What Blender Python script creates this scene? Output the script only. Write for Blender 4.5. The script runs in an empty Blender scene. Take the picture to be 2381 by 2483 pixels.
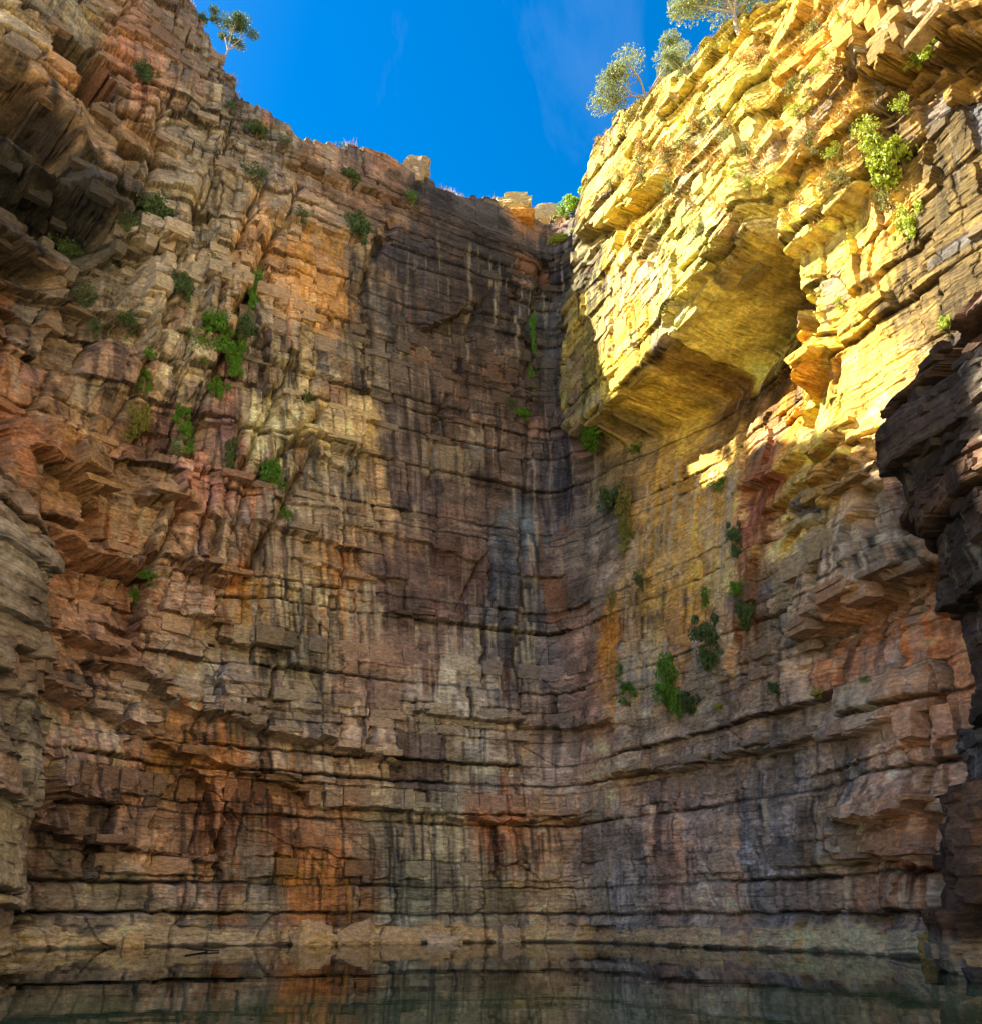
import bpy, bmesh, math, random
import numpy as np
from mathutils import Vector, Matrix, Euler

rng = np.random.default_rng(7)
random.seed(7)
scene = bpy.context.scene
col = scene.collection

# ------------------------------------------------------------------ camera, sky, sun, exposure
F, PITCH, CH = 2200.0, math.radians(24.1), 1.9
CX, CY = 1190.5, 1241.5
cam_d = bpy.data.cameras.new('camera')
cam = bpy.data.objects.new('camera', cam_d)
col.objects.link(cam)
cam_d.sensor_fit = 'VERTICAL'
cam_d.sensor_height = 24.0
cam_d.lens = 24.0 * F / 2483.0
cam_d.clip_start, cam_d.clip_end = 0.1, 6000
cam.location = (0, 0, CH)
cam.rotation_euler = (math.radians(90) + PITCH, 0, 0)
scene.camera = cam

SUN_EL = math.radians(47)
SUN_DIR = Vector((-math.cos(SUN_EL), 0.03 * math.cos(SUN_EL), math.sin(SUN_EL))).normalized()   # towards the sun
world = bpy.data.worlds.new('World')
scene.world = world
world.use_nodes = True
wn, wl = world.node_tree.nodes, world.node_tree.links
wn.clear()
sky = wn.new('ShaderNodeTexSky')
sky.sky_type = 'NISHITA'
sky.sun_disc = False
sky.sun_elevation = SUN_EL
sky.sun_rotation = math.atan2(SUN_DIR.x, SUN_DIR.y)
sky.air_density = 1.0
sky.dust_density = 0.6
sky.ozone_density = 2.0
hsv = wn.new('ShaderNodeHueSaturation')
hsv.inputs['Saturation'].default_value = 1.55
hsv.inputs['Value'].default_value = 0.84
wl.new(sky.outputs[0], hsv.inputs['Color'])
# thin wisps of cirrus
tc = wn.new('ShaderNodeTexCoord')
mp = wn.new('ShaderNodeMapping')
mp.inputs['Scale'].default_value = (3.0, 2.2, 1.2)
mp.inputs['Rotation'].default_value = (0.3, 0.5, 0.9)
wl.new(tc.outputs['Generated'], mp.inputs[0])
nz = wn.new('ShaderNodeTexNoise')
nz.inputs['Scale'].default_value = 1.6
nz.inputs['Detail'].default_value = 7
nz.inputs['Roughness'].default_value = 0.62
nz.inputs['Distortion'].default_value = 0.6
wl.new(mp.outputs[0], nz.inputs[0])
rp = wn.new('ShaderNodeValToRGB')
rp.color_ramp.elements[0].position = 0.56
rp.color_ramp.elements[0].color = (0, 0, 0, 1)
rp.color_ramp.elements[1].position = 0.85
rp.color_ramp.elements[1].color = (.06, .06, .06, 1)
wl.new(nz.outputs[0], rp.inputs[0])
mx = wn.new('ShaderNodeMix')
mx.data_type = 'RGBA'
wl.new(rp.outputs[0], mx.inputs[0])
wl.new(hsv.outputs[0], mx.inputs[6])
mx.inputs[7].default_value = (5.5, 6.2, 7.0, 1)
bg = wn.new('ShaderNodeBackground')
bg.inputs[1].default_value = 0.051
wl.new(mx.outputs[2], bg.inputs[0])
wo = wn.new('ShaderNodeOutputWorld')
wl.new(bg.outputs[0], wo.inputs[0])

sun_d = bpy.data.lights.new('sun', 'SUN')
sun_d.energy = 4.2
sun_d.angle = math.radians(0.53)
sun_d.color = (1.0, 0.95, 0.78)
sun = bpy.data.objects.new('sun', sun_d)
col.objects.link(sun)
sun.rotation_euler = SUN_DIR.to_track_quat('Z', 'Y').to_euler()

vs = scene.view_settings
vs.view_transform = 'Standard'
vs.look = 'None'
vs.exposure = 2.62
vs.gamma = 1.0
vs.use_curve_mapping = False
scene.cycles.adaptive_threshold = 0.018
scene.cycles.max_bounces = 5
scene.cycles.diffuse_bounces = 3


# ------------------------------------------------------------------ noise and block helpers
def h2(ix, iy, seed=0):
    ix = np.asarray(ix).astype(np.int64).astype(np.uint32)
    iy = np.asarray(iy).astype(np.int64).astype(np.uint32)
    h = ix * np.uint32(374761393) + iy * np.uint32(668265263) + np.uint32((seed * 2246822519 + 3266489917) & 0xffffffff)
    h = (h ^ (h >> np.uint32(13))) * np.uint32(1274126177)
    h = (h ^ (h >> np.uint32(15))) * np.uint32(2246822519)
    h = h ^ (h >> np.uint32(16))
    return h.astype(np.float32) / np.float32(4294967295.0)


def vn(x, y, seed=0):
    """value noise, -1..1"""
    x = np.asarray(x, dtype=np.float32)
    y = np.asarray(y, dtype=np.float32)
    ix, iy = np.floor(x), np.floor(y)
    fx, fy = x - ix, y - iy
    fx = fx * fx * (3 - 2 * fx)
    fy = fy * fy * (3 - 2 * fy)
    a, b = h2(ix, iy, seed), h2(ix + 1, iy, seed)
    c, d = h2(ix, iy + 1, seed), h2(ix + 1, iy + 1, seed)
    return ((a + (b - a) * fx) * (1 - fy) + (c + (d - c) * fx) * fy) * 2 - 1


def fbm(x, y, seed=0, octs=4, gain=0.5):
    out, amp, tot = 0, 1.0, 0
    for o in range(octs):
        out = out + amp * vn(x * 2 ** o + 13.7 * o, y * 2 ** o + 5.1 * o, seed + o)
        tot += amp
        amp *= gain
    return out / tot


def sstep(a, b, x):
    t = np.clip((x - a) / (b - a), 0, 1)
    return t * t * (3 - 2 * t)


def blocks(s, z, seed, bed, length, warp=0.5, skew=0.0, z0=-5.0, z1=130.0):
    """split the wall into beds and joint blocks; every output is per point"""
    r = np.random.default_rng(seed)
    zz = z + warp * fbm(s / 17.0, z / 40.0, seed + 5, 3)
    e = [z0]
    while e[-1] < z1:
        e.append(e[-1] + bed[0] + (bed[1] - bed[0]) * r.random() ** 2.2)
    e = np.array(e)
    bi = np.clip(np.searchsorted(e, zz) - 1, 0, len(e) - 2)
    L = length[0] + (length[1] - length[0]) * r.random(len(e)) ** 1.5
    off = r.random(len(e)) * 100
    Lb = L[bi]
    ss = s + skew * z
    q = ss / Lb + off[bi]
    q = q + 0.65 * vn(q * 0.55, bi * 3.7, seed + 9) + 0.05 * vn(zz * 2.2, q * 0.4, seed + 3)
    ki = np.floor(q)
    fr = q - ki
    fs = np.minimum(fr, 1 - fr) * Lb
    lo, hi = zz - e[bi], e[bi + 1] - zz
    cz = (e[bi] + e[bi + 1]) * 0.5
    cs = s - (fr - 0.5) * Lb
    return dict(bi=bi, ki=ki, fs=fs, lo=lo, hi=hi, cz=cz, cs=cs, rnd=h2(bi, ki, seed + 21), th=(e[bi + 1] - e[bi]), fr=fr, L=Lb)


def catmull(t, P):
    """P: (K, ...) control rows at t=0..K-1"""
    K = len(P)
    t = np.clip(t, 0, K - 1 - 1e-6)
    i = np.floor(t).astype(int)
    u = (t - i)
    u = u.reshape(u.shape + (1,) * (P.ndim - 1))
    p1, p2 = P[i], P[np.minimum(i + 1, K - 1)]
    p0 = np.where((i == 0).reshape(u.shape), 2 * P[0] - P[1], P[np.maximum(i - 1, 0)])
    p3 = np.where((i >= K - 2).reshape(u.shape), 2 * P[-1] - P[-2], P[np.minimum(i + 2, K - 1)])
    return 0.5 * (2 * p1 + (p2 - p0) * u + (2 * p0 - 5 * p1 + 4 * p2 - p3) * u * u + (3 * p1 - p0 - 3 * p2 + p3) * u ** 3)


def project(P):
    """metres -> photo pixels"""
    x, y, z = P[..., 0], P[..., 1], P[..., 2] - CH
    c, s_ = math.cos(PITCH), math.sin(PITCH)
    d = y * c + z * s_
    v = -y * s_ + z * c
    return CX + F * x / d, CY - F * v / d


def lin(c):
    c = np.asarray(c, dtype=float) / 255.0
    return np.where(c <= 0.04045, c / 12.92, ((c + 0.055) / 1.055) ** 2.4)


# ------------------------------------------------------------------ a lofted rock wall
class Wall:
    def __init__(self, cols, levels, rim, tex=0.0):
        self.C = np.array(cols, dtype=float)            # K, L, 2
        self.lev = np.array(levels, dtype=float)
        self.K = len(cols)
        mid = self.C[:, min(1, self.C.shape[1] - 1)]
        tt = np.linspace(0, self.K - 1, 2000)
        mp_ = catmull(tt, mid)
        ln = np.concatenate([[0], np.cumsum(np.linalg.norm(np.diff(mp_, axis=0), axis=1))])
        self.tt, self.ln = tt, ln
        self.S = ln[-1]
        self.rim_s, self.rim_z = None, None
        self.set_rim(rim)
        # coarse map for photo pixel -> (s, z)
        s = np.linspace(0, self.S, 500)
        z = np.linspace(-1, 104, 420)
        self.cs_, self.cz_ = np.meshgrid(s, z, indexing='ij')
        B, N = self.base(self.cs_, self.cz_)
        self.px, self.py = project(B)

    def set_rim(self, rim):
        self.rim = rim

    def t_of_s(self, s):
        return np.interp(s, self.ln, self.tt)

    def base(self, s, z):
        t = self.t_of_s(s)
        rows = catmull(t.ravel(), self.C).reshape(t.shape + self.C.shape[1:])
        lev = self.lev
        zz = np.clip(z, lev[0], lev[-1] + 30)
        li = np.clip(np.searchsorted(lev, zz) - 1, 0, len(lev) - 2)
        u = (zz - lev[li]) / (lev[li + 1] - lev[li])
        a = np.take_along_axis(rows, li[..., None, None].repeat(2, -1), axis=-2)[..., 0, :]
        b = np.take_along_axis(rows, (li + 1)[..., None, None].repeat(2, -1), axis=-2)[..., 0, :]
        XY = a + (b - a) * u[..., None]
        # outward normal (towards the pool): from a smooth derivative along s
        r2 = catmull((self.t_of_s(np.clip(s + 0.8, 0, self.S))).ravel(), self.C).reshape(rows.shape)
        r1 = catmull((self.t_of_s(np.clip(s - 0.8, 0, self.S))).ravel(), self.C).reshape(rows.shape)
        a2 = np.take_along_axis(r2 - r1, li[..., None, None].repeat(2, -1), axis=-2)[..., 0, :]
        n = np.stack([a2[..., 1], -a2[..., 0]], -1)
        n /= np.linalg.norm(n, axis=-1, keepdims=True) + 1e-9
        return np.concatenate([XY, z[..., None]], -1), n

    def at(self, x, y):
        """photo pixel -> (s, z) on the undisplaced wall"""
        d = (self.px - x) ** 2 + (self.py - y) ** 2
        i = np.argmin(d)
        return float(self.cs_.flat[i]), float(self.cz_.flat[i])

    def line(self, pts):
        return np.array([self.at(*p) for p in pts])


def poly_mask(s, z, P):
    inside = np.zeros(s.shape, bool)
    n = len(P)
    j = n - 1
    for i in range(n):
        xi, yi = P[i]
        xj, yj = P[j]
        if yi != yj:
            c = ((yi > z) != (yj > z)) & (s < (xj - xi) * (z - yi) / (yj - yi) + xi)
            inside ^= c
        j = i
    return inside


def seg_dist(s, z, P):
    d = np.full(s.shape, 1e9)
    for (ax, ay), (bx, by) in zip(P[:-1], P[1:]):
        vx, vy = bx - ax, by - ay
        t = np.clip(((s - ax) * vx + (z - ay) * vy) / (vx * vx + vy * vy + 1e-9), 0, 1)
        d = np.minimum(d, np.hypot(s - ax - t * vx, z - ay - t * vy))
    return d


# ------------------------------------------------------------------ materials
def rock_material(name, use_object_colour=False):
    m = bpy.data.materials.new(name)
    m.use_nodes = True
    n, l = m.node_tree.nodes, m.node_tree.links
    bsdf = n['Principled BSDF']
    tcn = n.new('ShaderNodeNewGeometry')
    if use_object_colour:
        src = n.new('ShaderNodeObjectInfo').outputs['Color']
    else:
        at = n.new('ShaderNodeAttribute')
        at.attribute_name = 'Col'
        src = at.outputs['Color']

    def noise(scale, vec_scale, detail=5, rough=0.6):
        mpn = n.new('ShaderNodeMapping')
        mpn.inputs['Scale'].default_value = vec_scale
        l.new(tcn.outputs['Position'], mpn.inputs[0])
        t = n.new('ShaderNodeTexNoise')
        t.inputs['Scale'].default_value = scale
        t.inputs['Detail'].default_value = detail
        t.inputs['Roughness'].default_value = rough
        l.new(mpn.outputs[0], t.inputs[0])
        return t.outputs[0]

    def ramp(fac, a, b, lo, hi):
        r = n.new('ShaderNodeMapRange')
        r.inputs[1].default_value, r.inputs[2].default_value = a, b
        r.inputs[3].default_value, r.inputs[4].default_value = lo, hi
        l.new(fac, r.inputs[0])
        return r.outputs[0]

    def mul(c, f):
        x = n.new('ShaderNodeVectorMath')
        x.operation = 'MULTIPLY'
        l.new(c, x.inputs[0])
        l.new(f, x.inputs[1])
        return x.outputs[0]

    grain = noise(1.0, (2.2, 2.2, 4.6), 4, 0.75)          # bedding grain
    c = mul(src, ramp(grain, 0.3, 0.7, 0.5, 1.45))
    l.new(c, bsdf.inputs['Base Color'])
    bsdf.inputs['Roughness'].default_value = 0.88
    bsdf.inputs['Specular IOR Level'].default_value = 0.2
    b1 = n.new('ShaderNodeBump')
    b1.inputs['Strength'].default_value = 1.0
    b1.inputs['Distance'].default_value = 0.22
    l.new(noise(2.2, (1.0, 1.0, 3.2), 4, 0.7), b1.inputs['Height'])
    l.new(b1.outputs[0], bsdf.inputs['Normal'])
    return m


def leaf_material(name, c1, c2, trans=0.25):
    m = bpy.data.materials.new(name)
    m.use_nodes = True
    n, l = m.node_tree.nodes, m.node_tree.links
    bsdf = n['Principled BSDF']
    g = n.new('ShaderNodeNewGeometry')
    oi = n.new('ShaderNodeObjectInfo')
    t = n.new('ShaderNodeTexNoise')
    t.inputs['Scale'].default_value = 2.5
    t.inputs['Detail'].default_value = 3
    l.new(g.outputs['Position'], t.inputs[0])
    add = n.new('ShaderNodeMath')
    add.operation = 'MULTIPLY_ADD'
    l.new(g.outputs['Random Per Island'], add.inputs[0])
    add.inputs[1].default_value = 0.5
    sub = n.new('ShaderNodeMath')
    sub.operation = 'SUBTRACT'
    l.new(t.outputs[0], sub.inputs[0])
    sub.inputs[1].default_value = 0.2
    l.new(sub.outputs[0], add.inputs[2])
    r = n.new('ShaderNodeMix')
    r.data_type = 'RGBA'
    l.new(add.outputs[0], r.inputs[0])
    r.inputs[6].default_value = (*lin(c1), 1)
    r.inputs[7].default_value = (*lin(c2), 1)
    mulc = n.new('ShaderNodeMix')
    mulc.data_type = 'RGBA'
    mulc.blend_type = 'MULTIPLY'
    mulc.inputs[0].default_value = 1
    l.new(r.outputs[2], mulc.inputs[6])
    l.new(oi.outputs['Color'], mulc.inputs[7])
    l.new(mulc.outputs[2], bsdf.inputs['Base Color'])
    bsdf.inputs['Roughness'].default_value = 0.55
    bsdf.inputs['Specular IOR Level'].default_value = 0.3
    tr = n.new('ShaderNodeBsdfTranslucent')
    l.new(mulc.outputs[2], tr.inputs[0])
    ms = n.new('ShaderNodeMixShader')
    ms.inputs[0].default_value = trans
    l.new(bsdf.outputs[0], ms.inputs[1])
    l.new(tr.outputs[0], ms.inputs[2])
    l.new(ms.outputs[0], n['Material Output'].inputs[0])
    return m


def plain_material(name, c, rough=0.8, noise_scale=3.0):
    m = bpy.data.materials.new(name)
    m.use_nodes = True
    n, l = m.node_tree.nodes, m.node_tree.links
    bsdf = n['Principled BSDF']
    g = n.new('ShaderNodeNewGeometry')
    t = n.new('ShaderNodeTexNoise')
    t.inputs['Scale'].default_value = noise_scale
    t.inputs['Detail'].default_value = 5
    l.new(g.outputs['Position'], t.inputs[0])
    r = n.new('ShaderNodeMix')
    r.data_type = 'RGBA'
    l.new(t.outputs[0], r.inputs[0])
    cc = lin(c)
    r.inputs[6].default_value = (*(cc * 0.5), 1)
    r.inputs[7].default_value = (*np.minimum(cc * 1.4, 0.9), 1)
    l.new(r.outputs[2], bsdf.inputs['Base Color'])
    bsdf.inputs['Roughness'].default_value = rough
    b = n.new('ShaderNodeBump')
    b.inputs['Distance'].default_value = 0.05
    l.new(t.outputs[0], b.inputs['Height'])
    l.new(b.outputs[0], bsdf.inputs['Normal'])
    return m


M_ROCK = rock_material('rock')
M_BLOCK = rock_material('rock_block', True)
M_BARK = plain_material('pale_bark', (170, 155, 135), 0.8, 4)
M_STEM = plain_material('brown_stem', (95, 75, 55), 0.8, 6)


def tag(o, label=None, cat=None, group=None, kind=None):
    for k, v in (('label', label), ('category', cat), ('group', group), ('kind', kind)):
        if v:
            o[k] = v
    return o


def mesh_np(name, V, quads=None, tris=None):
    me = bpy.data.meshes.new(name)
    V = np.ascontiguousarray(V, dtype=np.float32).reshape(-1, 3)
    nq = 0 if quads is None else len(quads)
    nt = 0 if tris is None else len(tris)
    me.vertices.add(len(V))
    me.vertices.foreach_set('co', V.ravel())
    loops = []
    starts = []
    p = 0
    if nq:
        loops.append(np.asarray(quads, dtype=np.int32).ravel())
        starts.append(np.arange(nq, dtype=np.int32) * 4)
        p = nq * 4
    if nt:
        loops.append(np.asarray(tris, dtype=np.int32).ravel())
        starts.append(p + np.arange(nt, dtype=np.int32) * 3)
    loops = np.concatenate(loops)
    starts = np.concatenate(starts)
    me.loops.add(len(loops))
    me.loops.foreach_set('vertex_index', loops)
    me.polygons.add(len(starts))
    me.polygons.foreach_set('loop_start', starts)
    me.update(calc_edges=True)
    me.validate()
    return me


def link(name, me, mat=None, parent=None):
    o = bpy.data.objects.new(name, me)
    if mat is not None and me is not None and not me.materials:
        me.materials.append(mat)
    col.objects.link(o)
    if parent is not None:
        o.parent = parent
    return o


def grid_mesh(name, V, colour, mat):
    a, b = V.shape[:2]
    idx = np.arange(a * b).reshape(a, b)
    q = np.stack([idx[:-1, :-1], idx[1:, :-1], idx[1:, 1:], idx[:-1, 1:]], -1).reshape(-1, 4)
    me = mesh_np(name, V.reshape(-1, 3), q)
    at = me.color_attributes.new('Col', 'FLOAT_COLOR', 'POINT')
    c = np.ones((a * b, 4), dtype=np.float32)
    c[:, :3] = colour.reshape(-1, 3)
    at.data.foreach_set('color', c.ravel())
    me.polygons.foreach_set('use_smooth', np.zeros(len(me.polygons), dtype=bool))
    return me


# ------------------------------------------------------------------ the amphitheatre of cliffs
COLS = [  # plan (x, y) of the wall at z = 0, 30, 60, 95
    [(-40, 22), (-50, 25), (-60, 30), (-68, 35)],  # unseen column, added to block sun from the lower right wall
    [(-34, 40), (-44, 42), (-54, 46), (-60, 50)],
    [(-32, 55), (-39, 54), (-47, 55), (-52, 56)],
    [(-30.5, 66), (-34, 65), (-38, 65), (-42, 64.5)],
    [(-25, 73), (-27.5, 72.5), (-30, 72), (-33, 70.5)],
    [(-17, 78), (-19, 77.5), (-22, 76.5), (-25, 75.5)],
    [(-8, 82.5), (-9, 83), (-11, 83.5), (-12.5, 84)],
    [(0, 85.5), (0, 87), (0, 89), (0.3, 92)],
    [(6.5, 87), (6.5, 89), (7.5, 92.5), (9, 97)],
    [(10.5, 81), (10.5, 82.5), (11.5, 85), (14, 89)],
    [(14.5, 72.5), (14.5, 73.5), (15.2, 75.5), (18.6, 79)],
    [(18, 64.5), (18, 65.5), (18.6, 66.5), (22.8, 70)],
    [(20.5, 57.5), (21, 58.5), (22.0, 58.5), (26.6, 62)],
    [(22.5, 50.5), (24, 51.5), (25.8, 51.0), (31, 55)],
    [(26, 43), (27.5, 43.5), (29.5, 42.5), (35, 47)],
    [(30, 33), (32, 34), (34, 33), (40, 38)],
]
W = Wall(COLS, [0, 30, 60, 95], None)

rim_px = [(480, 0), (520, 120), (590, 215), (650, 270), (720, 330), (830, 365), (950, 395), (1060, 455), (1130, 470), (1200, 482),
          (1240, 500), (1300, 520), (1370, 524), (1408, 506), (1425, 440), (1460, 340), (1530, 270), (1650, 160), (1770, 70), (1870, 0)]
RIM = W.line(rim_px)
RIM = RIM[np.argsort(RIM[:, 0])]
RIM = np.concatenate([[[0, 134], [RIM[0, 0] - 30, 122], [RIM[0, 0] - 8, 104]], RIM])      # left rim raised out of view to shade the lower right wall


def rim_of(s):
    r = np.interp(s, RIM[:, 0], RIM[:, 1])
    b = blocks(s, s * 0 + 50, 77, (3, 6), (1.6, 4.0))
    return r + 0.7 * fbm(s / 6, s * 0, 41, 3) + 1.6 * (b['rnd'] - 0.5) + 0.6 * (h2(np.floor(s / 0.7), s * 0, 3) - 0.5)


# ---- hand-read ledges, cracks, niches, panels: photo positions put onto the wall
LEDGES = [  # points, outward above (m), fade up, inward below, fade down, lip softness
    # right wall
    ([(1395, 1075), (1500, 1010), (1640, 862), (1770, 705), (1890, 590)], 2.4, 30, 8.5, 16, 2.4),
    ([(1425, 575), (1490, 545), (1560, 500), (1640, 430)], 1.2, 9, 1.6, 5, 0.3),
    ([(1660, 790), (1740, 690), (1850, 560), (1960, 440)], 0.8, 7, 0.6, 3, 0.25),
    ([(1880, 1000), (1950, 930), (1995, 870)], 1.6, 6, 1.6, 4, 0.3),
    ([(1900, 640), (1990, 560), (2090, 470)], 0.9, 6, 0.8, 4, 0.25),
    ([(1740, 1165), (1830, 1110), (1910, 1065)], 0.9, 4, 0.9, 2.5, 0.25),
    ([(1790, 1215), (1900, 1150), (2040, 1065)], 0.7, 3, 0.8, 2.0, 0.2),
    ([(1830, 1260), (1950, 1190), (2080, 1100)], 0.6, 3, 0.6, 2.0, 0.2),
    ([(1840, 1310), (1960, 1235), (2100, 1160)], 0.6, 3, 0.6, 2.0, 0.2),
    ([(1920, 1555), (2050, 1480), (2150, 1430), (2260, 1385)], 1.5, 9, 2.0, 3.5, 0.3),
    ([(1960, 1520), (2080, 1450), (2180, 1400)], 0.6, 2, 0.5, 1.5, 0.2),
    ([(1490, 1880), (1620, 1862), (1760, 1840), (1880, 1808), (2010, 1790), (2200, 1745)], 0.9, 5, 0.7, 2.0, 0.2),
    ([(2020, 1988), (2130, 1970), (2265, 1950)], 1.5, 1.2, 0.7, 2.5, 0.2),
    ([(1980, 2060), (2080, 2066), (2160, 2058), (2270, 2110)], 0.9, 4, 1.1, 3.0, 0.2),
    ([(2130, 200), (2260, 130), (2381, 80)], 1.5, 8, 2.2, 5, 0.3),
    # back wall
    ([(1020, 795), (1070, 782), (1110, 770), (1140, 745)], 0.7, 8, 0.5, 8, 0.15),
    ([(800, 1260), (980, 1310), (1150, 1355)], 0.35, 4, 0.2, 3, 0.15),
    ([(720, 1350), (860, 1395), (990, 1430)], 0.4, 4, 0.3, 3, 0.15),
    ([(930, 1490), (1050, 1510), (1160, 1530)], 0.3, 4, 0.2, 3, 0.15),
    ([(1000, 1720), (1120, 1745), (1310, 1762), (1480, 1752)], 0.7, 5, 0.6, 2.0, 0.15),
    # left wall
    ([(130, 1650), (200, 1690), (335, 1752)], 1.2, 4, 1.2, 2.5, 0.2),
    ([(240, 1600), (330, 1640), (511, 1728), (700, 1790), (862, 1826), (960, 1850)], 1.5, 4.5, 0.9, 2.0, 0.2),
    ([(332, 1765), (485, 1840), (613, 1884), (800, 1930), (880, 1948), (1100, 1975), (1400, 1985)], 0.7, 4, 0.8, 2.5, 0.2),
    ([(51, 1990), (180, 2028), (307, 2058), (500, 2092)], 1.0, 4, 0.8, 2.5, 0.2),
    ([(60, 1480), (160, 1540), (290, 1600)], 1.3, 5, 1.2, 2.5, 0.2),
    ([(30, 1240), (90, 1270), (200, 1330), (330, 1390)], 1.3, 6, 1.6, 3, 0.3),
    ([(70, 1110), (150, 1160), (230, 1220)], 1.5, 6, 2.2, 3, 0.3),
    ([(330, 1190), (390, 1215), (450, 1240)], 1.6, 5, 1.6, 3, 0.3),
    ([(440, 1360), (540, 1400), (600, 1395)], 1.0, 5, 1.4, 4, 0.3),
    ([(460, 1500), (560, 1540), (690, 1580)], 0.8, 4, 1.0, 3, 0.25),
    ([(630, 1260), (780, 1310), (900, 1350)], 0.5, 4, 0.5, 3, 0.2),
    ([(700, 1050), (830, 1090), (890, 1110)], 0.7, 5, 0.7, 4, 0.2),
    ([(620, 530), (720, 560), (860, 590)], 0.6, 6, 0.5, 5, 0.2),
    ([(690, 400), (800, 440), (950, 480)], 0.5, 5, 0.5, 4, 0.2),
    ([(170, 640), (300, 600), (430, 600)], 1.3, 4, 1.8, 5, 0.4),
    ([(-60, 150), (20, 215), (100, 300), (170, 430)], 3.0, 10, 9.0, 6, 2.0),
    ([(-60, 380), (60, 430), (160, 470), (262, 530)], 3.2, 6, 9.0, 6, 2.0),
    ([(-60, 560), (60, 600), (150, 640)], 2.0, 5, 4.0, 5, 1.2),
]
CRACKS = [  # points, width, depth
    ([(575, 790), (520, 900), (480, 1000), (455, 1120)], 0.4, 1.4),
    ([(480, 470), (430, 640), (380, 820), (330, 960)], 0.4, 1.5),
    ([(400, 240), (360, 420), (300, 560)], 0.4, 1.3),
    ([(560, 300), (520, 420), (470, 540)], 0.3, 1.0),
    ([(690, 900), (640, 1010), (600, 1130), (560, 1280)], 0.3, 1.1),
    ([(760, 1080), (720, 1170), (640, 1300), (600, 1390)], 0.35, 1.3),
    ([(440, 1190), (400, 1300), (350, 1400)], 0.35, 1.2),
    ([(820, 700), (760, 900), (740, 980)], 0.25, 0.8),
    ([(1290, 1000), (1275, 1200), (1265, 1450), (1255, 1600), (1270, 1760)], 0.35, 0.6),
    ([(724, 447), (650, 600), (600, 720), (560, 790)], 0.45, 1.6),
    ([(640, 430), (560, 620), (510, 760)], 0.4, 1.2),
    ([(780, 1000), (700, 1080), (620, 1160)], 0.3, 1.0),
    ([(590, 1020), (540, 1200), (490, 1440)], 0.35, 1.2),
    ([(1180, 700), (1130, 830), (1110, 900), (1060, 1020), (1040, 1180)], 0.22, 0.7),
    ([(1175, 1350), (1115, 1455)], 0.2, 0.8),
    ([(960, 540), (890, 660), (860, 760)], 0.4, 0.9),
    ([(1330, 620), (1270, 780), (1280, 900)], 0.5, 1.0),
    ([(890, 1780), (870, 1830)], 0.25, 0.9), ([(1075, 1760), (1060, 1870)], 0.15, 0.7),
    ([(520, 1640), (500, 1720)], 0.3, 0.9), ([(660, 1690), (635, 1750)], 0.3, 0.9),
    ([(655, 2290), (660, 2180), (680, 2080)], 0.3, 0.8),
    ([(2250, 1640), (2245, 1900), (2250, 2140), (2254, 2330)], 0.35, 1.2),
    ([(1345, 2180), (1365, 2080), (1340, 2000)], 0.2, 0.5),
]
PATCHES = [  # polygon, offset (m), rough edge (m)
    ([(112, 140), (140, 60), (190, 110), (240, 140), (275, 190), (280, 262), (195, 262), (150, 205)], -9.0, 0.5),
    ([(590, 560), (700, 470), (850, 560), (930, 560), (865, 720), (890, 1040), (860, 1150), (700, 1060), (640, 940)], 0.9, 0.6),
    ([(480, 620), (560, 560), (600, 700), (545, 860), (450, 980), (440, 860)], 0.8, 0.5),
    ([(370, 560), (450, 560), (470, 700), (420, 960), (350, 880)], 1.0, 0.6),
    ([(1870, 590), (1900, 590), (1900, 700), (1990, 770), (1900, 880), (1850, 840), (1880, 700)], 0.8, 0.5),
    ([(1925, 720), (1970, 700), (1990, 800), (1960, 810)], -2.0, 0.4),
    ([(340, 2010), (400, 1920), (470, 1865), (520, 1900), (530, 2080), (400, 2090)], -1.3, 0.35),
    ([(130, 1790), (330, 1770), (340, 1890), (250, 1960), (120, 1900)], 0.7, 0.5),
    ([(655, 2290), (665, 2150), (700, 2060), (770, 2080), (870, 2120), (880, 2250), (860, 2292)], -0.4, 1.6),
    ([(1180, 2290), (1190, 2120), (1260, 2080), (1330, 2150), (1320, 2300)], -0.5, 0.5),
    ([(60, 1870), (130, 1860), (150, 1960), (70, 1970)], -2.5, 0.5),
    ([(1700, 1000), (1760, 960), (1800, 1230), (1760, 1640), (1710, 1640)], 0.5, 0.5),
    ([(1450, 1740), (1480, 1560), (1540, 1540), (1540, 1760)], 0.3, 0.2),
    ([(2060, 1080), (2110, 1060), (2130, 1120), (2080, 1130)], -0.9, 0.3),
    ([(2200, 70), (2381, 110), (2381, 230), (2330, 240), (2290, 180)], -1.6, 0.4),
]

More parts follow.
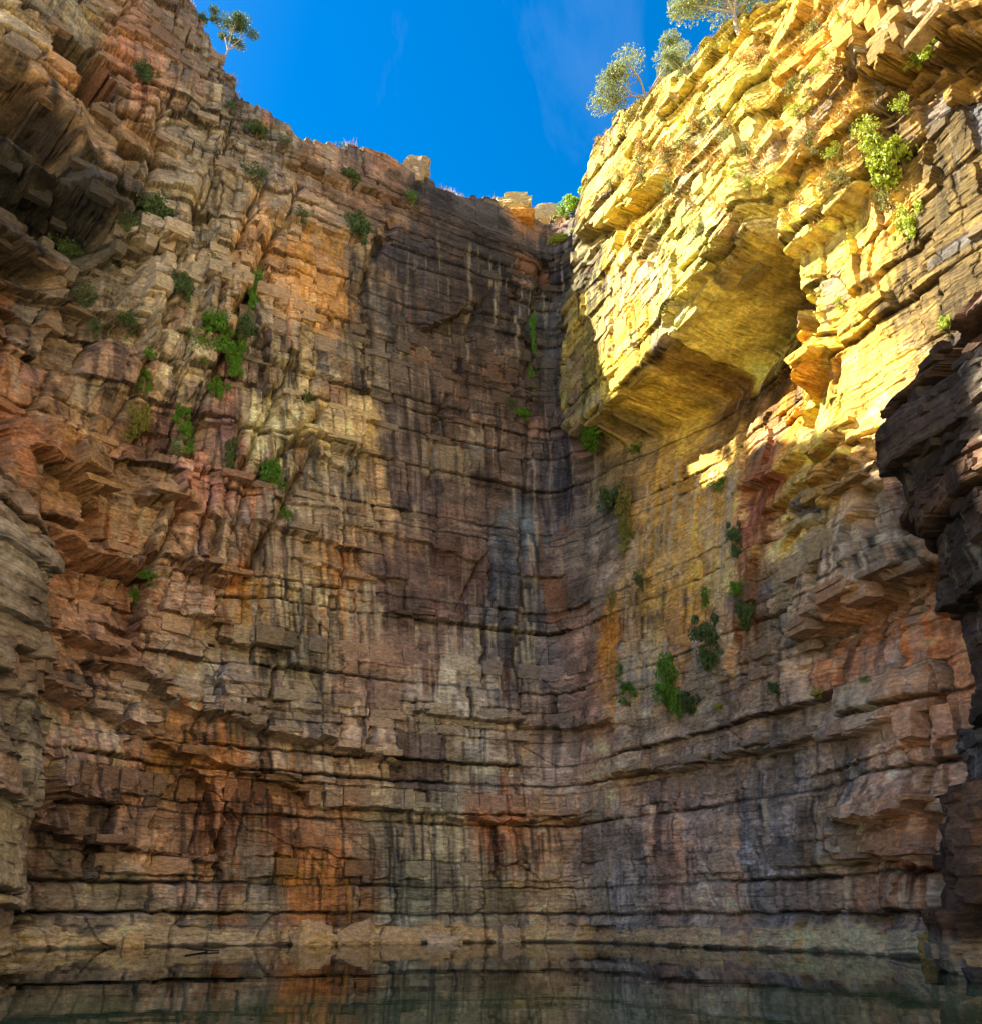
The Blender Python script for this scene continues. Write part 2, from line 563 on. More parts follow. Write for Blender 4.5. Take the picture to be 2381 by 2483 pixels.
# local roughness of the face: photo point -> multiplier
ROUGH = [((200, 300), 1.7), ((450, 400), 1.1), ((650, 600), 0.9), ((150, 900), 1.8), ((350, 1000), 1.6), ((600, 1000), 1.1),
         ((250, 1300), 1.9), ((500, 1300), 1.5), ((750, 1400), 0.7), ((1000, 700), 0.18), ((1050, 1100), 0.3), ((1000, 1500), 0.18), ((1000, 950), 0.3), ((900, 600), 0.25), ((1150, 1300), 0.2), ((1200, 550), 0.2),
         ((1250, 1100), 0.5), ((1250, 600), 0.35), ((1350, 800), 0.8), ((1250, 1500), 0.6), ((300, 1700), 1.4), ((700, 1750), 1.0),
         ((1100, 1800), 0.8), ((300, 2000), 1.1), ((800, 2050), 0.9), ((1150, 2100), 0.7), ((1600, 1250), 0.1), ((1550, 1150), 0.1), ((1600, 1400), 0.12), ((1600, 1550), 0.3), ((1680, 1150), 0.15),
         ((1650, 1800), 0.7), ((1700, 2100), 0.45), ((2000, 2000), 0.8), ((2050, 1650), 0.8), ((1950, 1300), 0.7), ((2000, 1100), 0.7),
         ((1600, 500), 1.0), ((1800, 300), 1.5), ((1700, 700), 0.9), ((2000, 600), 1.0), ((2150, 300), 1.2), ((2200, 800), 0.6),
         ((1900, 800), 1.0), ((1500, 850), 0.6), ((2250, 1300), 1.6)]

# rock colour read at points of the photo (stone hue, with shade painted in at caves, roof and far right)
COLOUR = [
    (50, 100, 175, 150, 110), (200, 60, 140, 124, 98), (350, 100, 160, 112, 82), (450, 90, 122, 98, 84), (60, 300, 42, 38, 38), (200, 190, 46, 42, 44), (60, 440, 56, 52, 50), (150, 480, 52, 48, 46), (225, 505, 42, 40, 40), (60, 550, 62, 52, 46),  # last points: dark varnish, also standing in for shade in the cave hollows
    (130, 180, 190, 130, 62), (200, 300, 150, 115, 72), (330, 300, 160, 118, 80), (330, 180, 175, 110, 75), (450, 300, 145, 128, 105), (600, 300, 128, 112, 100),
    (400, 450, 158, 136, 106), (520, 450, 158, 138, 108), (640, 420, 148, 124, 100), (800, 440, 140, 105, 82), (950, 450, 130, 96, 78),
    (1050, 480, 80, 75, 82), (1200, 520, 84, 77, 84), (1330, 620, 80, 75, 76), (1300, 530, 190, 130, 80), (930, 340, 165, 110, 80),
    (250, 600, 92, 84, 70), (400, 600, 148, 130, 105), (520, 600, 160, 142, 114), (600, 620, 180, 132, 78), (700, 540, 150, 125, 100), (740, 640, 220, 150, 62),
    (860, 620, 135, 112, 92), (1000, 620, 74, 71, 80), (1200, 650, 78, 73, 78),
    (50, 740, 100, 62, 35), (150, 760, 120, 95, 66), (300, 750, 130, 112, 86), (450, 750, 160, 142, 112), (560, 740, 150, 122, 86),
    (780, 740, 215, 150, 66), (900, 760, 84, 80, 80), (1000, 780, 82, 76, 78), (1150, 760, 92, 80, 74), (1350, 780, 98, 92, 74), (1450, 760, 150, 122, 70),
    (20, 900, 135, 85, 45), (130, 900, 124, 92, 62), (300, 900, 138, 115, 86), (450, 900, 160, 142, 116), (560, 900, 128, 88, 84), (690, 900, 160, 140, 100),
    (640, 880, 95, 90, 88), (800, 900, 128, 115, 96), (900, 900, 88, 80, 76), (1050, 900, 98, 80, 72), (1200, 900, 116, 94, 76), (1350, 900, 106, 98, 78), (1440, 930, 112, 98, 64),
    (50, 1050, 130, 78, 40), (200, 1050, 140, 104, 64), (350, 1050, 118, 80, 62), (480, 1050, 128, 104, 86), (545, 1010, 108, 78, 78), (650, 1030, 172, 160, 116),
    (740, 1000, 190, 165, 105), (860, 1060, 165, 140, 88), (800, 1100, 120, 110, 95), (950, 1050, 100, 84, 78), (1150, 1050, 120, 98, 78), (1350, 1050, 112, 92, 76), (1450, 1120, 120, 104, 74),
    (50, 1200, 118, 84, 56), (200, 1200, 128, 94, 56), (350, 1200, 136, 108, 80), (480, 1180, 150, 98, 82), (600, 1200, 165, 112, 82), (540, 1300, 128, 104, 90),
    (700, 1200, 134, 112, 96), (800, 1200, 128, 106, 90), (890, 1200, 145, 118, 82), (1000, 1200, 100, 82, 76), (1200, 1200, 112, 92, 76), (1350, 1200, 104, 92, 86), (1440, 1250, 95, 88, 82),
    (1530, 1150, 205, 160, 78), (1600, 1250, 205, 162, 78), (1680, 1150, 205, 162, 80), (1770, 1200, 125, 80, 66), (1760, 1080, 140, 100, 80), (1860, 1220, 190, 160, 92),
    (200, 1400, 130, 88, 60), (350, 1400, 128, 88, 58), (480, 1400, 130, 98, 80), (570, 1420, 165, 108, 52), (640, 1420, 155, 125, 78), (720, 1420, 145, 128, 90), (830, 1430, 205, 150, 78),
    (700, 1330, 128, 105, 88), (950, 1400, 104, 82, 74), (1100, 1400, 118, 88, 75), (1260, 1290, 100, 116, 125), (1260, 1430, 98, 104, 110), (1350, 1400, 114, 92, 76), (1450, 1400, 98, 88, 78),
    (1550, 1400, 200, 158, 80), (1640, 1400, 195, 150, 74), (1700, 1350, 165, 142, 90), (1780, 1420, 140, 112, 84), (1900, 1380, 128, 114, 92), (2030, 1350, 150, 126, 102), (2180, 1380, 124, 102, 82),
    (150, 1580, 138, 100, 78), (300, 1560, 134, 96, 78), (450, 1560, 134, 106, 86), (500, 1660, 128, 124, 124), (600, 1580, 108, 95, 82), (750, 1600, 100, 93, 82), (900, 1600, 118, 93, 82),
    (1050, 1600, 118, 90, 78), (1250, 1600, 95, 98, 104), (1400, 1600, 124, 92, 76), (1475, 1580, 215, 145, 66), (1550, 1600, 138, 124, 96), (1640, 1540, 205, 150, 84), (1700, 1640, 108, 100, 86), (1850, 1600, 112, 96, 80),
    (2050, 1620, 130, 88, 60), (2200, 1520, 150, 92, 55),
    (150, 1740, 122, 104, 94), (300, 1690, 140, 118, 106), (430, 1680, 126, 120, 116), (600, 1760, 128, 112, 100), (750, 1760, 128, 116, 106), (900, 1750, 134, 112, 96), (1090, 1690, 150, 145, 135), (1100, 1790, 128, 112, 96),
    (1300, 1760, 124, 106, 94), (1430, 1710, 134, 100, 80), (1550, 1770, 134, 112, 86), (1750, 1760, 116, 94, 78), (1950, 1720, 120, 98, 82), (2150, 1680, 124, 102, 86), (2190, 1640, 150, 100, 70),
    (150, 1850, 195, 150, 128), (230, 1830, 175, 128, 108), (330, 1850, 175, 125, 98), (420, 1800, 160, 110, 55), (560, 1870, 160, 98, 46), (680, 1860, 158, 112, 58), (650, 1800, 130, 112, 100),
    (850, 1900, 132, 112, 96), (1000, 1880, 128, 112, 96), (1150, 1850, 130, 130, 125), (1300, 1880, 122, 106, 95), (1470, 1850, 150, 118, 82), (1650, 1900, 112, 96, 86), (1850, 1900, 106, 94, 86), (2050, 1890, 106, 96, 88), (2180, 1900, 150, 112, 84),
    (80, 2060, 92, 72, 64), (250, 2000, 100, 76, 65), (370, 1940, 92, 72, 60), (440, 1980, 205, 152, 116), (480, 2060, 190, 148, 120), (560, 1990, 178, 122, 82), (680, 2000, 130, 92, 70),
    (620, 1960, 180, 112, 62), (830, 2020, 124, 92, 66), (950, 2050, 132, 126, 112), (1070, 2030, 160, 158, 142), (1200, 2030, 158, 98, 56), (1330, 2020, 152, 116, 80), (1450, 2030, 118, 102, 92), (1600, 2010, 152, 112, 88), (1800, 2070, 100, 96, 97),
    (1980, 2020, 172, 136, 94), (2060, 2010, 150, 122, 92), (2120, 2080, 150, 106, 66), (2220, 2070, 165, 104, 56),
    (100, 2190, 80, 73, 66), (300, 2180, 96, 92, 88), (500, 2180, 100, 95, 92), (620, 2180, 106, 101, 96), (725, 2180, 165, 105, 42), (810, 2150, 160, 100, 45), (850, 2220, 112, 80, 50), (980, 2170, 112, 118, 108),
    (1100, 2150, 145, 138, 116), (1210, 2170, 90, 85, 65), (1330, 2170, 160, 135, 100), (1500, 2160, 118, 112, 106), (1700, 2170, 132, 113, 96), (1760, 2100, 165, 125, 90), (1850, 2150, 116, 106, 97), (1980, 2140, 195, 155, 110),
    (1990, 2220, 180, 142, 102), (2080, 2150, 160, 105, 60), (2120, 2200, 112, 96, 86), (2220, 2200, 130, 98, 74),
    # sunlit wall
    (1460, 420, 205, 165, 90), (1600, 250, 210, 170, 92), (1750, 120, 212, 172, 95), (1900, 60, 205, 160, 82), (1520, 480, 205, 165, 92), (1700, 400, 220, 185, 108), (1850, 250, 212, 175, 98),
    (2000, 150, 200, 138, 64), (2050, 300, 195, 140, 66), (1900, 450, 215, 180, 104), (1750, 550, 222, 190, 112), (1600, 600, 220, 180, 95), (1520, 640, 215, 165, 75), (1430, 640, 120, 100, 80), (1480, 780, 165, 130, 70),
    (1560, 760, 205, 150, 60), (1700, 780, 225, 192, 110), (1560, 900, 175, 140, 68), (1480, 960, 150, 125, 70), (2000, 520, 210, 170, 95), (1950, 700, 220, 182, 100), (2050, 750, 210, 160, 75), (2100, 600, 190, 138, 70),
    (2200, 200, 150, 106, 58), (2300, 350, 92, 68, 44), (2250, 550, 90, 67, 44), (2200, 750, 100, 74, 48), (2330, 750, 86, 64, 44), (2320, 100, 140, 100, 58),  # far right: colour darkened in place of dimmer light
    (1650, 950, 88, 57, 30), (1750, 880, 78, 50, 27), (1850, 780, 76, 49, 27), (1950, 930, 180, 118, 48), (1800, 1010, 215, 135, 45), (1850, 1080, 190, 150, 90), (1960, 1050, 225, 190, 100), (2080, 1030, 205, 150, 75),  # first points: roof underside, its shade put into the colour
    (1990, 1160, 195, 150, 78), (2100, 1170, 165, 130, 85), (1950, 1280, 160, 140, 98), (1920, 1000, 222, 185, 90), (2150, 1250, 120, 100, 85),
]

s_b1 = W.at(930, 1300)[0]
s_b2 = W.at(1400, 1300)[0]
# sampled wall grid: columns even in the picture, rows finer near the water
NS, NZ = 1240, 740
sd = np.linspace(0, W.S, 4000)
Bm, _ = W.base(sd, np.full_like(sd, 35.0))
pxm, _ = project(Bm)
dens = 0.3 / W.S * np.diff(sd) + np.clip(np.abs(np.diff(pxm)), 0, 3) * 0.7 / 2600 * ((pxm[:-1] > -250) & (pxm[:-1] < 2650))
dens /= dens.sum()
cum = np.concatenate([[0], np.cumsum(dens)])
s1 = np.interp(np.linspace(0, 1, NS), cum, sd)
v = np.linspace(0, 1, NZ)
vz = 0.72 * v + 0.28 * v * v
rim1 = rim_of(s1)
Sg = s1[:, None] + 0 * v[None, :]
Zg = -1.2 + (rim1[:, None] + 1.2) * vz[None, :]


def rbf(pts, vals, s, z, k=6, sz=1.0):
    """inverse-distance blend of the k nearest control values on a coarse grid"""
    P = np.array(pts)
    Vv = np.array(vals, dtype=float)
    d2 = (s[..., None] - P[:, 0]) ** 2 + ((z[..., None] - P[:, 1]) * sz) ** 2
    w = 1.0 / (d2 + 0.4) ** 2.2
    w /= w.sum(-1, keepdims=True)
    return w @ Vv


def bilinear(G, gs, gz, s, z):
    i = np.clip((s - gs[0]) / (gs[1] - gs[0]), 0, len(gs) - 1.001)
    j = np.clip((z - gz[0]) / (gz[1] - gz[0]), 0, len(gz) - 1.001)
    i0, j0 = i.astype(int), j.astype(int)
    u, w = (i - i0), (j - j0)
    if G.ndim == 3:
        u, w = u[..., None], w[..., None]
    return G[i0, j0] * (1 - u) * (1 - w) + G[i0 + 1, j0] * u * (1 - w) + G[i0, j0 + 1] * (1 - u) * w + G[i0 + 1, j0 + 1] * u * w


gs = np.linspace(0, W.S, 260)
gz = np.linspace(-2, 110, 200)
GS, GZ = np.meshgrid(gs, gz, indexing='ij')
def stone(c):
    """read colour -> albedo: lower beds brightened and warmed to make up for weak light at the foot"""
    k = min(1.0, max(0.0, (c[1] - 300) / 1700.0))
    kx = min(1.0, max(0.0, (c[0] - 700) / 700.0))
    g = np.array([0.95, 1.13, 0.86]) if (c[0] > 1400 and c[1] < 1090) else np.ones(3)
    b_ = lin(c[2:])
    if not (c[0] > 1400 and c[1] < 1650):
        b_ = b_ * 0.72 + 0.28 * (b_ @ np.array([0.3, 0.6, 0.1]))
    b_ = b_ * g * (np.array([1.16, 1.18, 1.12]) * (1 - k) + (np.array([2.75, 2.72, 2.5]) * (1 - kx) + np.array([2.85, 2.75, 2.5]) * kx) * k)  # gain grows downward, painting in light that the foot lacks
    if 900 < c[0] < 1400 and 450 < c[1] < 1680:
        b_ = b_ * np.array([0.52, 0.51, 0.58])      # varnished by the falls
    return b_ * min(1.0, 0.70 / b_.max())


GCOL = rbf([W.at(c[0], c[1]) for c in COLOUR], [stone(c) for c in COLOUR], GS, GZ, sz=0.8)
GR = rbf([W.at(*p) for p, _ in ROUGH], [[r] for _, r in ROUGH], GS, GZ)[..., 0]


def rock_detail(S, Z, rough, seed, big=1.0, lean=0.0):
    """blocky bedded relief and the ids used for colour"""
    A = blocks(S, Z, seed + 1, (1.4 * big, 8.0), (3.0, 14.0 / big), 0.15, 0.06 + lean)
    B = blocks(S, Z, seed + 2, (0.7 * big * big, 5.0 * big), (1.6, 9.0), 0.10, 0.05 + lean)
    Cc = blocks(S, Z, seed + 3, (0.13, 0.40), (0.8, 5.0), 0.08, 0.0)
    ra = np.clip(rough, 0.2, 2.2)
    D = 1.5 * ra * fbm(A['cs'] / 15, A['cz'] / 11, seed + 11, 3) + 0.9 * ra * (A['rnd'] - 0.5)
    r2, r3 = h2(A['bi'], A['ki'], seed + 44) - 0.5, h2(B['bi'], B['ki'], seed + 45) - 0.5
    r4 = h2(B['bi'], B['ki'], seed + 46) - 0.5
    D += ra * (0.30 * r2 * (S - A['cs']) * sstep(0.4, 1.4, rough)) + ra * sstep(0.3, 1.2, rough) * (0.40 * r3 * (S - B['cs']) + 0.45 * r4 * (Z - B['cz']))
    D += 0.38 * ra * fbm(B['cs'] / 5.0, B['cz'] / 3.0, seed + 12, 3)
    D += ra * np.where(B['rnd'] > 0.8, (B['rnd'] - 0.8) * 2.2, 0) - ra * np.where(B['rnd'] < 0.14, (0.14 - B['rnd']) * 4.0, 0)
    D += (0.025 + 0.07 * ra) * (Cc['rnd'] - 0.5) * 1.6 / big ** 2
    D += (0.03 + 0.05 * ra) * fbm(S / 1.3, Z / 0.8, seed + 14, 4)
    # open joints and bedding partings
    on = vn(S / 6.0, Z / 4.0, seed + 31)
    ga = np.exp(-(np.minimum(A['lo'], A['hi']) / 0.12) ** 2) * sstep(-0.1, 0.4, on) + np.exp(-(A['fs'] / 0.16) ** 2) * sstep(-0.3, 0.3, vn(S / 5, Z / 7, seed + 32))
    gb = np.exp(-(np.minimum(B['lo'], B['hi']) / 0.07) ** 2) * sstep(-0.1, 0.4, vn(S / 3.5, Z / 2, seed + 33)) + np.exp(-(B['fs'] / 0.09) ** 2) * sstep(0.1, 0.6, vn(S / 3, Z / 3, seed + 34))
    D -= 0.9 * np.clip(ga, 0, 1) * (0.3 + 0.6 * ra) + 0.42 * np.clip(gb, 0, 1) * (0.25 + 0.6 * ra)
    for q, (ax, az, wl_) in enumerate(((1.0, 0.55, 7.0), (1.0, -0.35, 9.0), (0.9, 1.2, 11.0))):
        f_ = (ax * S + az * Z) / wl_ + 0.5 * fbm(S / 6, Z / 6, seed + 70 + q, 3)
        d_ = np.abs(f_ - np.round(f_)) * wl_
        D -= 0.45 * ra * np.exp(-(d_ / 0.12) ** 2) * sstep(0.25, 0.6, vn(S / 5 + q * 9, Z / 5, seed + 75 + q))
        D += 0.35 * ra * (h2(np.round(f_ - 0.5), np.floor(Z / 9), seed + 78 + q) - 0.5) * sstep(0.1, 0.5, vn(S / 9 + q * 5, Z / 9, seed + 79 + q))
    return D, A, B, Cc


def rock_colour(base, S, Z, A, B, Cc, seed, streak=1.0):
    c = base * ((0.87 + 0.14 * B['rnd'] + 0.12 * A['rnd']) * np.exp(1.0 * fbm(S / 1.4, Z / 0.9, seed + 15, 6, 0.72) - 1.5 * np.clip(fbm(S / 5.0, Z / 4.0, seed + 16, 5, 0.65), 0, 1) + 0.16))[..., None]
    c = c * (1 + 0.22 * (Cc['rnd'] - 0.5))[..., None]
    # blocks of another stone: cream, pink, iron brown, slate
    for q, (T, thr) in enumerate(((np.array([0.50, 0.42, 0.27]), 0.965), (np.array([0.40, 0.23, 0.17]), 0.965), (np.array([0.30, 0.13, 0.05]), 0.97), (np.array([0.13, 0.13, 0.145]), 0.95))):
        m = (h2(B['bi'] + 17 * q, B['ki'], seed + 91 + q) > thr) | (h2(A['bi'] + 17 * q, A['ki'], seed + 191 + q) > thr + 0.025)
        m = (m * (0.3 + 0.4 * h2(B['bi'], B['ki'], seed + 95)) * streak)[..., None]
        c = c * (1 - m) + m * T
    # dark hairlines along the bedding
    hl = np.exp(-(np.minimum(Cc['lo'], Cc['hi']) / 0.05) ** 2) * sstep(-0.1, 0.3, vn(S / 2.5, Z / 0.5, seed + 97)) * 0.38
    c = c * (1 - hl[..., None])
    # run-down stains: dark varnish, pale lime and rust
    n1 = fbm(S / 0.55 + 0.5 * vn(S / 3, Z / 5, seed), Z / 9.0, seed + 51, 4, 0.6)
    m1 = sstep(-0.25, 0.4, fbm(S / 7.0, Z / 10.0, seed + 52, 3))
    dark = sstep(0.0, 0.4, n1) * m1 * 0.85 * streak
    c = c * (1 - dark[..., None] * np.array([0.72, 0.70, 0.62]))
    n2 = fbm(S / 0.42 + 7, Z / 7.0, seed + 61, 4, 0.6)
    m2 = sstep(-0.1, 0.4, fbm(S / 8.0 + 4, Z / 9.0, seed + 62, 3))
    pale = (sstep(0.15, 0.45, n2) * m2 * 0.6 * streak)[..., None]
    c = c * (1 - pale) + pale * np.array([0.42, 0.37, 0.28])
    n3 = fbm(S / 0.9 + 3, Z / 8.0, seed + 71, 4, 0.6)
    m3 = sstep(0.2, 0.6, fbm(S / 10.0 + 9, Z / 8.0, seed + 72, 3))
    rust = (sstep(0.15, 0.5, n3) * m3 * 0.55 * streak)[..., None]
    c = c * (1 - rust) + rust * np.array([0.30, 0.11, 0.03])
    # darker along seams and joints
    sm = np.exp(-(np.minimum(A['lo'], A['hi']) / 0.12) ** 2) * 0.8 + np.exp(-(B['fs'] / 0.07) ** 2) * 0.45 * sstep(0.0, 0.4, vn(S / 3, Z / 3, seed + 34)) + np.exp(-(np.minimum(B['lo'], B['hi']) / 0.07) ** 2) * 0.6 * sstep(-0.3, 0.3, vn(S / 3.5, Z / 2, seed + 33))
    c = c * (1 - np.clip(sm, 0, 0.88))[..., None]
    # grey lichen bloom
    n4 = (sstep(0.15, 0.55, fbm(S / 2.2, Z / 1.4, seed + 81, 5, 0.6)) * 0.35)[..., None]
    c = c * (1 - n4) + n4 * (c.mean(-1, keepdims=True) * np.array([1.0, 0.97, 0.93]))
    return c


rough = bilinear(GR, gs, gz, Sg, Zg)
s_l0, s_l1 = W.at(300, 1000)[0], W.at(1000, 1000)[0]
lean = -0.40 * sstep(s_l1, s_l0, Sg)
D, A, B, Cc = rock_detail(Sg, Zg, rough, 100, 1.0, lean)
# jittered coordinates so the hand-read edges follow the beds and joints
js = 0.55 * (B['rnd'] - 0.5) * 2 + 0.5 * fbm(Sg / 1.5, Zg / 1.2, 201, 3)
jz = 0.25 * (B['rnd'] - 0.5) * 2 + 0.3 * fbm(Sg / 2.5 + 8, Zg / 1.0, 202, 3)

for pts, out, up, inn, down, soft in LEDGES:
    L = W.line(pts)
    L = L[np.argsort(L[:, 0])]
    a, b = L[0, 0], L[-1, 0]
    i0, i1 = np.searchsorted(s1, [a - 1.5, b + 1.5])
    if i1 - i0 < 2:
        continue
    sl = slice(i0, i1)
    if inn > 3.5:        # big roofs: a lip broken by a few joints, not by every bed
        cell = np.floor(s1[sl] / 2.3 + 0.6 * vn(s1[sl] / 3, s1[sl] * 0, 12))
        wob = 0.9 * (h2(cell, cell * 0, 13) - 0.5) + 0.5 * fbm(s1[sl] / 5, s1[sl] * 0, 14, 3)
        zl = (np.interp(s1[sl], L[:, 0], L[:, 1]) + wob)[:, None] + 0 * Sg[sl]
        S_ = Sg[sl]
        D[sl] *= 1 - 0.55 * np.exp(-((Zg[sl] - zl) / 4.0) ** 2)
    else:
        zl = np.interp(s1[sl], L[:, 0], L[:, 1])[:, None] + jz[sl] * 1.3 + 0.5 * (A['rnd'][sl] - 0.5)
        S_ = Sg[sl] + js[sl]
    fade = sstep(a - 1.2, a + 0.8, S_) * sstep(b + 1.2, b - 0.8, S_)
    dz = Zg[sl] - zl
    t = sstep(-soft * 0.5, soft * 0.5, dz)
    hi = out * np.exp(-np.clip(dz, 0, None) / up)
    lo = -inn * np.exp(-np.clip(-dz, 0, None) / down)
    if inn > 8:          # the great roof deepens towards its near end
        lo = lo * (0.22 + 0.78 * sstep(a, a + 0.6 * (b - a), S_))
    D[sl] += fade * (hi * t + lo * (1 - t))

for pts, wd, dp in CRACKS:
    L = W.line(pts)
    a, b = L[:, 0].min() - 9, L[:, 0].max() + 9
    i0, i1 = np.searchsorted(s1, [a, b])
    sl = slice(i0, max(i1, i0 + 2))
    d = seg_dist(Sg[sl] + js[sl] * 0.5, Zg[sl] + jz[sl] * 0.5, L)
    D[sl] -= dp * np.exp(-(d / wd) ** 2) * (0.5 + 0.8 * B['rnd'][sl])
    if dp >= 1.0:        # one side of the joint stands proud
        Ls = L[np.argsort(L[:, 1])]
        side = np.interp(Zg[sl], Ls[:, 1], Ls[:, 0]) - Sg[sl] - js[sl] * 0.5
        zr = sstep(Ls[0, 1] - 1, Ls[0, 1] + 1, Zg[sl]) * sstep(Ls[-1, 1] + 1, Ls[-1, 1] - 1, Zg[sl])
        D[sl] += 0.8 * dp * (side > 0) * np.exp(-d / 3.0) * zr

for pts, off, edge in PATCHES:
    L = W.line(pts)
    a, b = L[:, 0].min() - 2, L[:, 0].max() + 2
    i0, i1 = np.searchsorted(s1, [a, b])
    sl = slice(i0, max(i1, i0 + 2))
    m = poly_mask(Sg[sl] + js[sl] * edge * 1.6, Zg[sl] + jz[sl] * edge * 1.6, L)
    D[sl] += off * m * (0.85 + 0.3 * A['rnd'][sl])

# wave-worn foot
D += 0.9 * np.exp(-np.clip(Zg, 0, None) / 0.9) * (0.6 + 0.6 * vn(Sg / 3.5, Zg * 0, 7)) - 0.25 * np.exp(-((Zg - 2.0) / 0.5) ** 2)
Pb, Nb = W.base(Sg, Zg)
P = Pb.copy()
P[..., :2] += Nb * D[..., None]
P[..., 2] += 0.10 * vn(Sg / 0.8, Zg / 0.7, 91) 
gr = np.abs(np.gradient(D, axis=1)) / np.maximum(np.gradient(Zg, axis=1), 0.02)
for _ in range(3):
    gr[:, 1:-1] = (gr[:, :-2] + 2 * gr[:, 1:-1] + gr[:, 2:]) / 4
roofs = sstep(3.0, 7.0, gr) * sstep(0.5, 2.0, Zg)                      # ceilings of the overhangs
P[..., 2] += 0.6 * roofs * fbm(Sg / 1.6 + 5, D / 0.9, 92, 4, 0.55)

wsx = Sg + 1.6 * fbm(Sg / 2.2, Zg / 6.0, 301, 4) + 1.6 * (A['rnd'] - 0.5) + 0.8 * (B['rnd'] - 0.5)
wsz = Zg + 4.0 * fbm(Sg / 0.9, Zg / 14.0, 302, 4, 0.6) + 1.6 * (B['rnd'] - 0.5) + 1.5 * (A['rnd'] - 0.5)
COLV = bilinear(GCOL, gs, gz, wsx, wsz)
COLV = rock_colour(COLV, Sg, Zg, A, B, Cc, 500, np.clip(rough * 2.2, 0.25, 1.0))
# single mineral runs: lime, varnish and iron trickling from seams
CREAM, DARK, RUST, OCHRE = np.array([0.56, 0.48, 0.34]), np.array([0.030, 0.027, 0.027]), np.array([0.17, 0.055, 0.014]), np.array([0.50, 0.27, 0.05])
RUNS = [  # x range, y range (start), length range in photo px, count, colour
    (630, 900, 1060, 1250, 60, 220, 55, CREAM), (650, 900, 1040, 1300, 80, 260, 40, DARK), (560, 930, 1370, 1520, 50, 180, 50, CREAM), (560, 900, 1380, 1520, 60, 220, 35, DARK),
    (560, 640, 1400, 1500, 60, 150, 14, OCHRE), (2000, 2240, 1250, 1330, 60, 170, 46, CREAM), (1950, 2240, 1240, 1340, 80, 220, 30, DARK),
    (1480, 1720, 1090, 1300, 120, 420, 40, CREAM), (1480, 1720, 1400, 1500, 100, 240, 22, DARK), (1480, 1720, 1480, 1620, 60, 160, 40, CREAM), (1500, 1700, 1090, 1300, 100, 300, 16, OCHRE),
    (380, 580, 1770, 1850, 40, 140, 30, OCHRE), (480, 720, 1890, 1960, 80, 240, 34, RUST), (480, 720, 1890, 1960, 80, 200, 16, DARK), (900, 1150, 1960, 2060, 60, 260, 34, DARK), (960, 1140, 1960, 2040, 30, 110, 34, CREAM),
    (1170, 1330, 1990, 2050, 60, 190, 26, RUST), (1170, 1330, 1990, 2080, 60, 190, 22, DARK), (2070, 2210, 2080, 2110, 40, 130, 22, RUST), (1430, 1500, 590, 700, 80, 260, 40, DARK), (1490, 1620, 560, 720, 60, 190, 40, CREAM),
    (1490, 1600, 620, 780, 60, 160, 24, OCHRE), (570, 720, 780, 900, 60, 200, 30, CREAM), (570, 720, 760, 900, 80, 200, 30, DARK), (700, 870, 560, 700, 60, 220, 24, OCHRE), (820, 960, 560, 800, 100, 260, 30, DARK),
    (1900, 2200, 1660, 1720, 60, 160, 26, CREAM), (1500, 1800, 1760, 1860, 40, 120, 26, CREAM), (100, 340, 1690, 1850, 40, 140, 34, CREAM), (100, 600, 1980, 2120, 40, 160, 34, DARK), (1450, 2200, 1780, 2150, 50, 200, 90, DARK), (450, 1150, 1650, 1900, 50, 180, 70, DARK), (100, 500, 1650, 2000, 40, 150, 40, DARK),
    (1450, 2200, 1900, 2150, 40, 140, 40, CREAM), (950, 1330, 640, 1300, 100, 320, 50, DARK), (950, 1330, 700, 1500, 40, 160, 8, CREAM), (1240, 1300, 1250, 1650, 60, 220, 26, DARK), (1240, 1300, 1250, 1650, 30, 90, 24, CREAM),
    (200, 560, 1150, 1500, 50, 200, 50, RUST), (200, 560, 1150, 1500, 50, 160, 40, CREAM), (1740, 1790, 1000, 1500, 100, 320, 40, RUST), (1820, 1960, 1000, 1090, 40, 120, 22, OCHRE), (380, 620, 520, 760, 50, 160, 24, DARK),
    (640, 800, 1600, 1700, 50, 160, 20, CREAM), (1000, 1300, 1500, 1700, 60, 200, 30, CREAM), (1460, 1490, 1560, 1600, 120, 170, 10, OCHRE), (680, 860, 2060, 2120, 60, 170, 26, OCHRE), (660, 880, 2050, 2120, 60, 170, 26, DARK),
]
rr_ = np.random.default_rng(99)
for x0, x1, y0, y1, l0, l1, cnt, cc_ in RUNS:
    for _ in range(cnt):
        x, y = rr_.uniform(x0, x1), rr_.uniform(y0, y1)
        sa, za = W.at(x, y)
        sb, zb = W.at(x, y + rr_.uniform(l0, l1))
        wd = rr_.uniform(0.06, 0.26) * (1.6 if rr_.random() < 0.15 else 1.0)
        i0, i1 = np.searchsorted(s1, [sa - 1.2, sa + 1.2])
        if i1 - i0 < 3 or za - zb < 0.3:
            continue
        j0, j1 = np.searchsorted(Zg[i0], [zb - 0.5, za + 0.5])
        w_ = (slice(i0, i1), slice(j0, j1))
        tz = np.clip((za - Zg[w_]) / (za - zb), 0, 1)
        sc = sa + 0.12 * vn(Zg[w_] / 1.7, Zg[w_] * 0 + sa * 7, 5) + 0.02 * (za - Zg[w_])
        wz = wd * (0.45 + 0.55 * vn(Zg[w_] / 0.8, Zg[w_] * 0 + sa * 3, 6) * 0.5 + 0.5 * (1 - tz))
        al = np.exp(-((Sg[w_] - sc) / (wz + 0.02)) ** 2) * sstep(-0.02, 0.04, (za - Zg[w_]) / (za - zb)) * (1 - tz) ** 0.6 * rr_.uniform(0.45, 0.95)
        al = (al * (0.75 + 0.35 * B['rnd'][w_]))[..., None]
        COLV[w_] = COLV[w_] * (1 - al) + al * cc_
